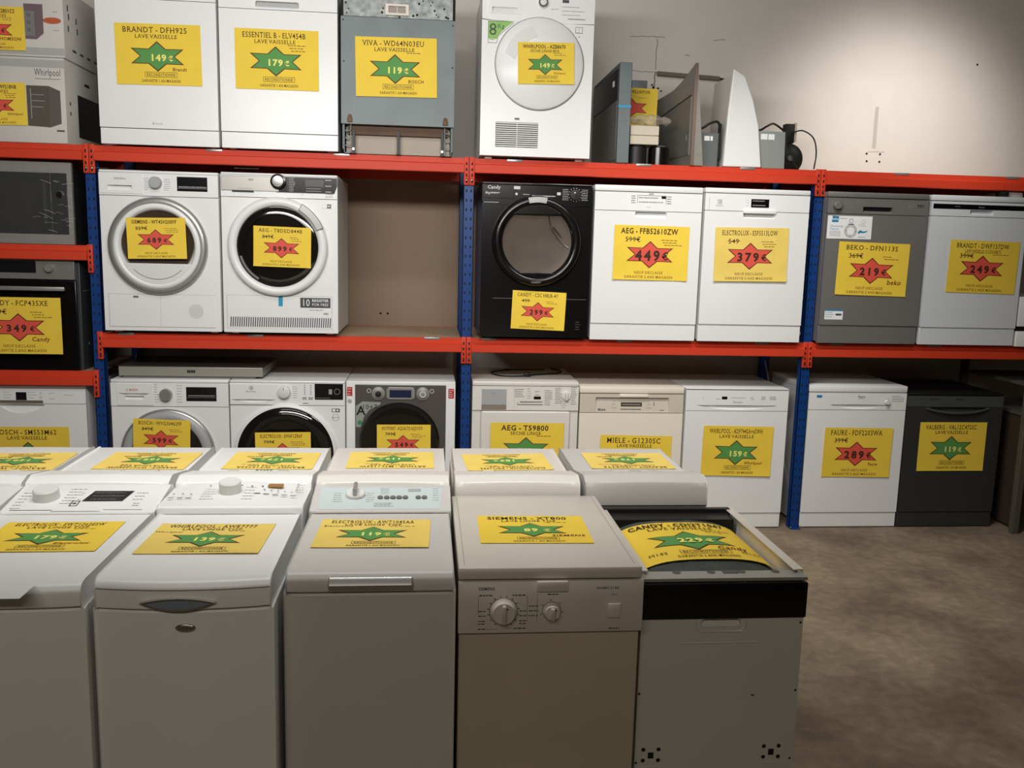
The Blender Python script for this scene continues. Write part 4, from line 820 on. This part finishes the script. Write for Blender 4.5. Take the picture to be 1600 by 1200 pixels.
# steel plate lying across two washing machines
p = machine('extractor_hood', 'flat pale grey slim hood lying across two white washing machines', 'cooker hood', HG, -1.872, .0, ZF+.8632, .76, .44)
p('casing', MB().box(0, .76, .0, .44, .012, .062), mat('pale grey steel', S(168, 166, 154), .4, .4), bev=.003); p('foot_bar', MB().box(.02, .72, .01, .4, 0, .012), GREYD)
t = MB()
for q in range(4): t.box(.36+q*.011, .368+q*.011, -.003, 0, .032, .046)
p('button', t, BLACKM); t = MB(); t.lines(.27, .3, .036, .037, -.0007, 1); t.lines(.45, .49, .036, .037, -.0007, 1); p('lettering', t, PRINTF)
p('glass_visor', MB().box(-.005, .765, .005, .44, .062, .066), mat('dark visor', S(60, 56, 50), .3))

# second, dim storage rack at right angles
p = group_thing('storage_rack', 'dim storage rack with pale posts and brown boards beside the charcoal dishwasher', 'shelving', None, (3.28, -.5, 0))
for x, y in ((0, .36), (0, 1.0), (.6, .36), (.6, -.9), (0, -.9)): 
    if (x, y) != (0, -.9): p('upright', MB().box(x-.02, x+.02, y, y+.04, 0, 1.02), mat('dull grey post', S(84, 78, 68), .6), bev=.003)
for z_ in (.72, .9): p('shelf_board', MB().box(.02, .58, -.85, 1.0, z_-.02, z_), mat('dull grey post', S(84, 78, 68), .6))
p('side_panel', MB().box(.03, .05, .4, 1.0, .02, .7), mat('dark brown board', S(62, 46, 34), .7))
# ------------------------------------------------------------------ top loaders
def bowed(mb, w, prof, bow, n=14, mi=0, x0=0., arch=0., archz=None):
    """profile (y, z) swept along x; y near the front is bowed outward, z above archz is arched"""
    m = len(prof); vs_ = []
    for i in range(n+1):
        u = i/n; q = 1-(2*u-1)**2
        for y, z in prof: vs_.append((x0+w*u, y-bow*q*max(0, 1-y/.2) if y < .2 else y, z-(arch*(1-q) if archz and z > archz else 0)))
    mb.add(vs_, [(i*m+a, (i+1)*m+a, (i+1)*m+(a+1) % m, i*m+(a+1) % m) for i in range(n) for a in range(m)]+[tuple(range(m-1, -1, -1)), tuple(range(n*m, n*m+m))], mi)
    return mb
def top_loader(label, x0, x1, yf, yr, zl, yc, zc, M, bow=0., lidt=.045, rise=.01, arch=0., rz=0., yt=None, yback=None, backz=None, crown=.012):
    w, D = x1-x0, yr-yf; p = machine('top_loading_washer', label, 'washing machine', TLG, x0, yf, .0, w, D, rz)
    zb = zl-lidt
    p('body', bowed(MB(), w, [(.006, .02), (.006, zb-.004), (.02, zb-.002), (D-.012, zb-.002), (D-.008, .02)], bow).box(.03, .07, .04, .08, 0, .02).box(w-.07, w-.03, .04, .08, 0, .02).box(.03, .07, D-.1, D-.06, 0, .02).box(w-.07, w-.03, D-.1, D-.06, 0, .02), M, bev=.004)
    p('lid', bowed(MB(), w-.012, [(.0, zb+.001), (0, zl-.02), (.004, zl-.009), (.012, zl-.003), (.026, zl), (yc-.003, zl), (yc-.003, zb+.001)], bow, x0=.006), M, bev=.004)
    yt = yt or D-.03
    prof = [(yc, zb), (yc, zl+rise*.6), (yc+.004, zl+rise), (yt, zc), (yt+.012, zc+.0005), (D-.006, zc-.012), (D, zc-.03), (D, zb)]
    p('console', bowed(MB(), w, prof, 0, arch=arch, archz=zl+rise+.004), M, bev=.003)
    a = Vector((0, yc+.004, zl+rise)); b = Vector((0, yt, zc)); s = (b-a); L = s.length; ang = math.atan2(s.z, s.y)
    FR = Matrix.Translation(a) @ Matrix.Rotation(ang, 4, 'X')   # console frame: x across, y up the slope, z out of it
    p.FR, p.L, p.w, p.D = FR, L, w, D
    return p
def con(p): m = MB(); m.M = p.FR; return m
def flat(m, x0, x1, y0, y1, z, mi=0): m.add([(x0, y0, z), (x1, y0, z), (x1, y1, z), (x0, y1, z)], [(0, 1, 2, 3)], mi); return m
def fl_lines(m, x0, x1, y0, y1, z, n, mi=0, th=.002):
    for i in range(n):
        y = y1-(y1-y0)*i/max(1, n-1); a = x0; e = x1-(x1-x0)*.3*random.random()
        while a < e:
            q = min(e, a+random.uniform(.004, .012)); flat(m, a, q, y-th/2, y+th/2, z, mi); a = q+.002
def fl_disc(m, x, y, z, r, mi=0, n=16): m.add([(a, b, z) for a, b in circ(x, y, r, n)], [tuple(range(n))], mi)
def fl_text(m, p, t, h, x, y, mi=0, **k): m.text(t, h, p.FR @ Matrix.Translation((x, y, .0008)), mi, **k)

# front row
p = top_loader('white top loading washer cut off by the picture edge, beside the black display one', -1.79, -1.38, -2.96, -2.265, .86, .47, .89, WHITE, lidt=.05)
m = con(p); fl_lines(m, .3, .4, .02, .04, .0008, 2, 0); p('lettering', m, PRINT)

p = top_loader('white top loading washer with a black display, white card on its front edge', -1.372, -.964, -2.975, -2.265, .86, .515, .895, WHITE, bow=.008, lidt=.055, rise=.006)
L = p.L; m = con(p); m.vcyl(.088, L*.52, 0, .03, .034); p('knob', m, PLASW)
m = con(p); m.add([(.19, L*.38, .001), (.3, L*.38, .001), (.315, L*.78, .001), (.205, L*.78, .001)], [(0, 1, 2, 3)]); d_ = p('display', m, DISP)
m = con(p); fl_lines(m, .21, .3, L*.45, L*.7, .0016, 3); p('display_icons', m, PRINTF, d_)
m = con(p)
fl_lines(m, .015, .045, L*.12, L*.7, .0008, 6); fl_lines(m, .135, .18, L*.3, L*.85, .0008, 6); fl_lines(m, .175, .185, L*.45, L*.7, .0008, 2); fl_lines(m, .325, .36, L*.45, L*.7, .0008, 3); fl_lines(m, .335, .355, L*.22, L*.3, .0008, 2)
flat(m, .165, .187, L*.2, L*.22, .0008); flat(m, .165, .187, L*.38, L*.4, .0008); flat(m, .165, .168, L*.2, L*.4, .0008); flat(m, .184, .187, L*.2, L*.4, .0008); fl_disc(m, .176, L*.3, .0008, .005)
fl_text(m, p, 'Electrolux', .006, .175, L*.12); flat(m, .02, .13, L*.045, L*.06, .0008); flat(m, .13, .26, L*.0, L*.012, .0008); flat(m, .265, .37, L*.06, L*.07, .0008); fl_text(m, p, 'EWT1262', .005, .35, L*.02); p('lettering', m, PRINT)
m = MB(); m.box(-1.34, -1.062, -3.06, -2.985, .8622, .8629); o = m.build('paper_card', WHITEL); tag(o, 'white paper card lying over the front edge of the washer with a black display', 'card')

p = top_loader('white top loading washer with a blue grey lens-shaped lid handle and oval badge', -.956, -.56, -2.955, -2.265, .862, .485, .905, WHITE, bow=.018, lidt=.068, rise=.02, arch=.022)
L = p.L; m = con(p); m.vcyl(.175, L*.62, 0, .032, .031); p('knob', m, PLASW)
m = con(p); m.prism(rrect(.275, .32, L*.78, L*.92, .006), 'z', 0, .0015); p('display', m, AMBER)
m = con(p)
for q in range(6): fl_disc(m, .11+.03*q, L*(.86+.03*math.sin(q)), .0009, .003)
for q in range(5): fl_lines(m, .1, .14, L*(.3+.1*q), L*(.3+.1*q), .0008, 1); fl_lines(m, .215, .25, L*(.3+.12*q), L*(.3+.12*q), .0008, 1)
for x_ in (.012, .037, .06): fl_disc(m, x_+.01, L*.5, .0009, .003); flat(m, x_, x_+.016, L*.33, L*.355, .0008)
for q in range(5): flat(m, .245+q*.026, .262+q*.026, L*(.52-.03*q), L*(.545-.03*q), .0009); fl_disc(m, .27+q*.02, L*(.68-.03*q), .0009, .0028)
for q in range(5): fl_disc(m, .362, L*(.62+.07*q), .0009, .0028)
fl_lines(m, .365, .385, L*.55, L*.85, .0008, 4); fl_text(m, p, 'Whirlpool', .011, .18, L*.2, shear=.25); p('lettering', m, PRINT)
W_ = p.w; hx = .19
m = MB(); pts = lens(.108, .272, .815, .010, .020); m.plate(0, 0, 0, 0, -.027, -.01, [([((x-.19)*.9+.19, (z-.812)*.78+.812) for x, z in pts], lambda z: .004)], 0, 1, outer=pts); p('handle', m, [CHROME, mat('blue grey scoop', S(128, 140, 150), .3)])
m = MB(); m.prism([(.203+.022*math.cos(t*PI/12), .752+.0095*math.sin(t*PI/12)) for t in range(24)], 'y', -.0175, -.008); bd = p('badge', m, CHROME, bev=.002)
m = MB(); m.ftext('Whirlpool', .007, .203, -.0182, .752, 0, shear=.2, width=.034); p('badge_lettering', m, PRINT, bd)
m = bowed(MB(), W_-.012, [(-.0008, .8405), (-.0008, .8425), (.002, .8425), (.002, .8405)], .018, x0=.006); flat(m, .02, W_-.02, .484, .486, .8625); p('lid_seam', m, GREYD)

p = top_loader('white top loading washer with a pale blue console and a wide silver lid handle', -.548, -.146, -2.905, -2.265, .853, .465, .89, GREYW, lidt=.05, rise=.008)
L = p.L; m = con(p); m.add([(.025, .004, .0006), (.37, .004, .0006), (.378, L*.97, .0006), (.018, L*.97, .0006)], [(0, 1, 2, 3)]); cp = p('console_panel', m, PALEB)
m = con(p); m.vcyl(.123, L*.62, 0, .012, .028); m.box(.117, .129, L*.62-.026, L*.62+.026, .01, .034, 1, .004); p('knob', m, [PLASW, SILV])
m = con(p)
for x_ in (.196, .215, .233, .251, .269, .307, .325): m.vcyl(x_, L*.5, 0, .006, .008, 0, 16)
p('button', m, GREYD); m = con(p); m.box(.276, .314, L*.78, L*.9, 0, .002); p('display', m, GREYP)
m = con(p); 
for q in range(5): fl_lines(m, .06, .09, L*(.35+.09*q), L*(.35+.09*q), .0014, 1); fl_lines(m, .155, .18, L*(.35+.09*q), L*(.35+.09*q), .0014, 1)
fl_lines(m, .195, .225, L*.7, L*.92, .0014, 4); fl_lines(m, .35, .37, L*.4, L*.92, .0014, 6); fl_text(m, p, 'LAVAMATIC', .006, .21, L*.25) if False else fl_lines(m, .18, .24, L*.15, L*.28, .0014, 3, 0, .003)
p('lettering', m, PRINTF)
p('handle', MB().prism([(.0, .806), (-.010, .812), (-.013, .826), (-.006, .838), (.002, .843)], 'x', .104, .3), SILV, bev=.003)
m = MB(); flat(m, .012, .39, .463, .4655, .8545); p('lid_seam', m, GREYD)

# front row: aged top loader with its dials on the front
x0, yf = -.14, -2.89; W_, D_ = .45, .62
p = machine('top_loading_washer', 'yellowed white washer with two dials on its front panel and a flat lid', 'washing machine', TLG, x0, yf, .0, W_, D_)
p('body', MB().box(.003, W_-.003, .012, D_, .02, .823).box(.03, .07, .04, .08, 0, .02).box(W_-.07, W_-.03, .04, .08, 0, .02).box(.03, .07, D_-.1, D_-.06, 0, .02).box(W_-.07, W_-.03, D_-.1, D_-.06, 0, .02), AGEDG, bev=.003)
ld = p('lid', MB().box(0, W_-.004, 0, D_, .826, .855, 0, .004), AGEDW)
m = MB(); [flat(m, *q, .8556) for q in ((.014, .0155, .02, D_-.015), (W_-.02, W_-.0185, .02, D_-.015), (.014, W_-.0185, D_-.0165, D_-.015))]; p('lid_groove', m, PRINTF, ld)
cp = p('control_panel', MB().box(0, W_+.002, -.002, .014, .69, .822, 0, .004), AGEDW)
p('latch', MB().box(.187, .264, -.012, -.001, .797, .824, 0, .004), AGEDW)
for x_, r_ in ((.109, .029), (.226, .019)):
    kb = p('knob', MB().lathe(x_, .747, -.002, [(r_+.003, 0), (r_+.002, .006), (r_*.96, .008), (r_*.9, .02), (.0001, .021)], 36), AGEDW)
    p('knob_grip', MB().box(x_-.005, x_+.005, -.034, -.018, .747-r_*.8, .747+r_*.8, 0, .003), AGEDG, kb); m = MB(); disc(m, x_+.008, .747+r_*.45, -.0236, .002); p('knob_mark', m, BLACKM, kb)
p('button', MB().box(.363, .395, -.008, -.001, .728, .764, 0, .002), AGEDW)
t = MB().ftext('SIEMENS', .0075, .068, -.0026, .804, 0, 1, width=.04).ftext('SIWAMAT XT 800', .0058, .362, -.0026, .803, 0, 1, width=.056)
for s_, x_, z_, al in (('Kochen', .05, .787, 'l'), ('Pflegeleicht', .13, .787, 'l')): t.lines(x_, x_+.032, z_, z_+.0001, -.0026, 1, .003, 0, .05)
t.ftext('Start', .005, .378, -.0026, .787, 0); t.lines(.368, .396, .699, .6991, -.0026, 1, .003, 0, .05); t.lines(.215, .243, .788, .7881, -.0026, 1, .003, 0, .05)
dial_ticks(t, .109, .747, -.0026, .035, .04, 14, -60, 240, 0, .001); ring(t, .109, .747, -.0026, .035, .0012, 0, 24, -55, 70); ring(t, .109, .747, -.0026, .035, .0012, 0, 24, 110, 235); dial_ticks(t, .226, .747, -.0026, .025, .029, 6, -60, 200, 0, .0012); ring(t, .226, .747, -.0026, .0235, .0008)
for z_ in (.747, .735, .722, .715): t.lines(.048, .066, z_, z_+.0001, -.0026, 1, .0025, 0, .1); t.lines(.148, .166, z_, z_+.0001, -.0026, 1, .0025, 0, .1)
t.lines(.048, .066, .702, .7021, -.0026, 1, .0028, 0, .05); t.lines(.136, .164, .703, .7031, -.0026, 1, .0028, 0, .05); t.bar(.048, .0488, .74, .785, -.0026); t.bar(.166, .1668, .72, .787, -.0026); t.bar(.066, .098, .7017, .7024, -.0026); t.bar(.11, .137, .7027, .7034, -.0026)
for z_ in (.759, .747, .735): t.lines(.17, .188, z_, z_+.0001, -.0026, 1, .0025, 0, .05); disc(t, .191, z_, -.0026, .0018)
t.bar(.1905, .1912, .72, .79, -.0026); p('lettering', t, PRINT)

# front row: slim built-in dishwasher with its top off
x0, yf = .317, -2.845; W_, D_ = .43, .57
p = machine('builtin_dishwasher', 'slim built-in dishwasher without its top, black control band and bare grey door', 'dishwasher', DWG, x0, yf, .0, W_, D_)
p('body', MB().box(0, .014, .03, D_, .02, .815).box(W_-.014, W_, .03, D_, .02, .815).box(.03, .07, .05, .09, 0, .02).box(W_-.07, W_-.03, .05, .09, 0, .02).box(.03, .07, D_-.09, D_-.05, 0, .02).box(W_-.07, W_-.03, D_-.09, D_-.05, 0, .02).box(.014, W_-.014, .03, D_, .02, .72).box(.0, .024, .03, D_, .812, .816).box(W_-.026, W_, .03, D_, .812, .816), AGEDW, bev=.001)
p('rear_wall', MB().box(.014, W_-.014, D_-.02, D_, .72, .818).box(.024, W_-.026, D_-.09, D_-.02, .78, .806), BLACKM)
fr = p('front_rail', MB().box(.0, W_, .0, .05, .797, .806).box(.0, W_, .044, .05, .76, .797), mat('pale zinc rail', S(158, 158, 152), .45, .25), bev=.001)
m = MB()
for x_ in (.1, .19, .27, .36): fl_disc(m, x_, .04, .8066, .011)
m.box(.22, .26, .03, .051, .8045, .8072); p('rail_clip', m, [mat('dull clip', S(84, 80, 72), .6)], fr)
p('control_panel', MB().box(.0, W_, -.006, .03, .7, .793, 0, .003), BLACK); m = MB(); flat(m, .005, W_-.01, -.003, .026, .7936); flat(m, .02, .05, .006, .016, .7942, 1); m.text('Candy', .012, Matrix.Translation((.245, .012, .7942)), 1, 1, width=.06, shear=.2); p('panel_top', m, [ANTHR, PRINTL])
m = MB().plate(.004, W_-.004, .05, .6985, 0, .03, [(rrect(.158, .262, .674, .6975, .011), lambda z: .004+.016*(z-.672)/.025)]); p('door', m, GREYW, bev=.002)
m = MB()
def rib(pts, r): m.tube(pts, r, 6)
rib([(.145, .001, .695), (.146, .001, .676), (.156, .001, .664), (.264, .001, .664), (.274, .001, .676), (.275, .001, .695)], .0035); rib([(.102, .001, .634), (.318, .001, .634)], .0028); rib([(.1, .0012, .656), (.32, .0012, .656)], .0012)
p('door_ribs', m, GREYW)
m = MB()
for x_, z_ in ((.046, .329), (.366, .329)):
    for a, b in ((-.02, .017), (.02, .017), (-.02, -.013), (.02, -.013)): disc(m, x_+a, z_+b, -.0006, .0055)
    m.bar(x_-.0075, x_+.0075, z_-.008, z_+.009, -.0006)
for a, b in ((.419, .685), (.419, .5), (.418, .31), (.008, .5), (.008, .31)): disc(m, a, b, -.0006, .0032)
p('mounting_holes', m, HOLE)
m = MB(); rib([(.02, .001, .298), (.075, .001, .298)], .002); rib([(.34, .001, .3), (.395, .001, .3)], .002); p('door_edge_ribs', m, GREYW)
m = MB(); poly(m, [(.3, .49), (.308, .486), (.311, .489), (.304, .493)], -.0006); p('scratch', m, PRINT)
m = MB(); n = 16; vs_ = []
def bulge(x, y): u, v = x/.19, y/.24; return .040*max(0, 1-abs(u)**3)**.75*(1+.12*v-.08*v*v)
for j in range(n+1):
    for i in range(n+1): x_, y_ = -.19+.38*i/n, -.2+.42*j/n; vs_.append((.215+x_, .27+y_, .762+bulge(x_, y_)+random.uniform(-.0015, .0015)))
m.add(vs_, [(j*(n+1)+i, j*(n+1)+i+1, (j+1)*(n+1)+i+1, (j+1)*(n+1)+i) for j in range(n) for i in range(n)]); p('insulation_mat', m, FELT, sharp=80)

# second row, facing the shelves: only their tops and the backs of their consoles show
R2 = [(-1.80, -1.405, WHITE), (-1.395, -.985, WHITE), (-.965, -.565, WHITE), (-.552, -.148, WARMW), (-.13, .262, WARMW), (.277, .672, GREYW)]
RL = ['white top loading washer turned to the shelves, at the picture edge of the second row', 'white top loading washer turned to the shelves, in front of the grey ring washer',
      'white top loading washer turned to the shelves, code sticker beside its hinges', 'white top loading washer turned to the shelves, behind the one with the pale blue console',
      'white top loading washer turned to the shelves, behind the yellowed washer', 'greyish top loading washer turned to the shelves, behind the slim open dishwasher']
for i, ((a, b, M), lb) in enumerate(zip(R2, RL)):
    w_ = b-a; p = top_loader(lb, a, b, -2.25, -1.645, .865, .40, .905, M, bow=.006, lidt=.05, rise=.012, rz=PI, yt=.55, arch=.004)
    m = MB()
    for x_ in (.12, w_-.12): m.box(x_-.018, x_+.018, .372, .388, .866, .871)
    p('hinge', m, GREYP if i in (2, 5) else PLASW)
    m = MB(); flat(m, .02, w_-.02, .376, .3785, .8657)
    if i == 2:
        for q in range(5): flat(m, w_/2-.04+q*.011, w_/2-.04+q*.011+random.uniform(.004, .009), .345, .37, .8659)
    elif i in (0, 1, 3): flat(m, .1, .104, .35, .378, .8659); fl_lines(m, w_/2, w_/2+.02, .36, .36, .8659, 1, 0, .008)
    elif i == 5: flat(m, w_/2-.04, w_/2, .355, .37, .8659)
    p('lid_seam', m, [GREYD if i in (2, 5) else PRINTF])
    m = MB()
    for x_ in ((.1, .2, .28, .3) if i == 4 else (.025,)): m.prism(circ(x_, .846, .004, 10), 'y', .6, .6008)
    p('back_holes', m, HOLE)

# ------------------------------------------------------------------ the price signs themselves
LV, LT = 'LAVE VAISSELLE', 'LAVE LINGE TOP'
YS = YM-.0035
sign('yellow price sign with green star reading 149 on the dishwasher beside the cartons', (-1.587, YS, 2.534), *A3, 'BRANDT - DFH925', LV, '149€', brand='Brandt', rot=.7, pdx=.02)
sign('yellow price sign with green star reading 179 on the grey-grip top shelf dishwasher', (-.999, YS, 2.535), *A3, 'ESSENTIEL B - ELV454B', LV, '179€', notes=3, rot=.2)
sign('yellow price sign with green star reading 119 taped to the bare metal dishwasher', (-.391, YS-.002, 2.523), *A3, 'VIVA - WD64N03EU', LV, '119€', brand='BOSCH', notes=1, rot=.9)
sign('small yellow price sign with green star reading 149 on the round dryer door', (.389, YM-.031, 2.572), *A4, 'WHIRLPOOL - AZB8670', 'SECHE LINGE 8KG', '149€', brand='Whirlpool', notes=2, rot=1.6, bsize=.045, tbold=1)
sign('cut off yellow price sign with a red star on the upper carton', (-2.403, -.003, 2.640), *A4, 'THOMSON - MW2801CS', 'MICRO ONDES', '79€', True, '', 'THOMSON', notes=2, rot=.4, tbold=1, blx=.73, bsize=.075)
sign('cut off yellow price sign with a red star on the lower carton', (-2.415, -.003, 2.272), *A4, 'WHIRLPOOL - MWF218NB', 'MICRO ONDES', '99€', True, '', 'Whirlpool', notes=3, rot=1, tbold=1, blx=.8)
sign('yellow price sign with part of a red star, wedged behind the flat blue grey hood', (.95, .32, 2.437), *A4, 'AIRLUX - AHELUSITOR', '', '', True, '', notes=1, rot=-1, tbold=1, tsz=.075)
sign('large yellow price sign with red star reading 349 on the wall oven', (-2.342, -.052, 1.144), *A3, 'CANDY - FCP435XE', '', '349€', True, '599€', 'Candy', notes=3, rot=.1, bsize=.075, foot='GARANTIE 2 ANS MAGASIN')
sign('small yellow price sign with red star reading 689 on the silver ring door', (-1.618, YM-.0395, 1.614), *A4, 'SIEMENS - WT45H200FF', '', '689€', True, '829€', notes=3, rot=1.2, tbold=1)
sign('small yellow price sign with red star reading 899 on the black glass dryer door', (-.981, YM-.0355, 1.585), *A4, 'AEG - T8DED844B', '', '899€', True, '849€', notes=3, rot=-1.1)
sign('small yellow price sign with red star reading 299 on the black tumble dryer', (.391, YS, 1.273), *A4, 'CANDY - CSC H8LR-47', '', '299€', True, '499', notes=2, rot=-2, ph=.13, pw=.25)
sign('yellow price sign with red star reading 449 on the dishwasher beside the black dryer', (1.006, YS, 1.601), *A3, 'AEG - FFB52610ZW', '', '449€', True, '599€', notes=3, rot=-.3, tbold=1, tsz=.1, ph=.185, pw=.34)
sign('faded yellow price sign with red star reading 379 and curling corners', (1.575, YS-.002, 1.606), *A3, 'ELECTROLUX - ESF5513LOW', '', '379€', True, '549', notes=3, rot=.7, faded=True, curl=.014, ph=.155, pw=.31)
sign('yellow price sign with red star reading 219 on the dark grey dishwasher', (2.289, YS, 1.541), *A3, 'BEKO - DFN113S', '', '219€', True, '369€', 'beko', notes=2, rot=-.9, bsize=.09, blx=.82, ph=.14, pw=.28)
sign('yellow price sign with red star reading 249 on the last dishwasher of the middle shelf', (2.948, YS, 1.568), *A3, 'BRANDT - DWF137DW', 'LAVE VAISSELLE 13 COUVERTS', '249€', True, '399€', notes=1, rot=-.9, ph=.14, pw=.28)
sign('yellow price sign with the tip of a green star, beneath the wall oven', (-2.352, -.0035, .445), *A3, 'BOSCH - SMS53M62', LV, '199€', rot=.1)
sign('small yellow price sign with red star reading 599 on the grey ring washing machine', (-1.631, -.094, .551), *A4, 'BOSCH - WVG30462FF', '', '599€', True, '849€', notes=2, rot=-2)
sign('small yellow price sign with half a red star on the wide black washing machine door', (-.992, -.094, .484), *A4, 'ELECTROLUX - EW6F1ZR6P', '', '649€', True, '799€', notes=3, rot=.8)
sign('small yellow price sign with red star reading 549 on the dark metallic washer dryer', (-.341, -.044, .52), *A4, 'HOTPOINT - AQUALTIS AQD1070', '', '549€', True, '799€', notes=3, rot=.2)
sign('yellow price sign with the top of a green star on the square dryer door', (.353, -.0185, .486), *A3, 'AEG - T59800', 'SECHE LINGE', '249€', notes=1, rot=-.3, tbold=1, tsz=.1)
sign('yellow price sign mostly hidden by a washer, on the cream dishwasher', (.986, -.0035, .412), *A3, 'MIELE - G1230SC', LV, '249€', rot=-.9, tsz=.1)
sign('yellow price sign with green star reading 159 on a white dishwasher', (1.591, -.0035, .470), *A3, 'WHIRLPOOL - ADP7442A+6SWH', LV, '159€', brand='Whirlpool', rot=-.8, curl=.01)
sign('yellow price sign with red star reading 289 on the dishwasher past the last blue post', (2.324, -.0035, .464), *A3, 'FAURE - FDF2203WA', '', '289€', True, '399€', 'Faure', rot=-.4, curl=.01, tsz=.1, ph=.145, pw=.3)
sign('yellow price sign with green star reading 119 on the dark charcoal dishwasher', (2.912, -.0035, .501), *A3, 'VALBERG - VAL12C47SSC', LV, '119€', rot=.2)
ZR = .8665
P2 = .297, .236
for (x_, y_, r_, tt, pr, lb) in ((-1.571, -1.887, 1, 'BRANDT - WTC1299', '149€', 'yellow price sign with green star lying at the picture edge on the second row'),
    (-1.156, -1.872, -1.5, 'BRANDT - WTC1234SFW', '169€', 'yellow price sign lying upside down in front of the grey ring washing machine'),
    (-.743, -1.869, -1, 'BRANDT - WT12735A', '179€', 'yellow price sign lying upside down on the washer with a code sticker'),
    (-.340, -1.856, 0, 'ARTHUR - MTL1155W', '119€', 'yellow price sign lying upside down behind the pale blue console'),
    (.063, -1.881, 3, 'ELECTROLUX - EWT1052', '189€', 'slightly turned yellow price sign with loose edges, lying on a washer behind the yellowed one'),
    (.499, -1.86, -.6, 'BRANDT - VEDETTE', '179€', 'yellow price sign lying upside down on the end washer of the second row')):
    sign(lb, (x_, y_, ZR), *P2, tt, LT, pr, mode='flip', rot=r_, faded=True, curl=.004, notes=1, brand='Brandt' if 'BRANDT' in tt else '')
sign('yellow price sign with green star reading 179 lying on the washer with a black display', (-1.165, -2.65, .8615), *P2, 'ELECTROLUX - EWT1262ESW', LT, '179€', mode='top', rot=.6, brand='Electrolux', notes=1, curl=.003, tsz=.095)
sign('faded yellow price sign reading 139 lying on the washer with a lens-shaped handle', (-.769, -2.68, .8635), *P2, 'WHIRLPOOL - AWE7777', LT, '139€', mode='top', rot=-1.2, faded=True, notes=1, curl=.005, extra=[('Whirlpool', -.37, .2, .045)], tsz=.1)
sign('yellow price sign reading 119 lying on the washer with the pale blue console', (-.356, -2.62, .8545), *P2, 'ELECTROLUX - AWT1045AA', LT, '119€', mode='top', rot=-1.5, faded=True, notes=1, curl=.004, extra=[('Electrolux', -.33, .24, .05)], tsz=.1)
sign('yellow price sign reading 89 lying on the yellowed washer', (.073, -2.6, .8563), *P2, 'SIEMENS - XT800', LT, '89€', mode='top', rot=-1.1, brand='SIEMENS', notes=1, curl=.002, tsz=.1, blx=.8, bsize=.065, tbold=1)
def drape(x, y): return bulge(x, y+.02)+.002
sign('yellow price sign reading 229 bulging over the insulation of the slim dishwasher', (.532, -2.555, .7665), .38, .30, 'CANDY - CDI2T1047', LV, '229€', mode='top', rot=1.2, brand='Candy', notes=2, warp=drape, tbold=1, tsz=.09, extra=[('M142', -.33, -.33, .05), ('M142', .36, -.33, .05)], foot='GARANTIE 2 ANS MAGASIN', bsize=.07)
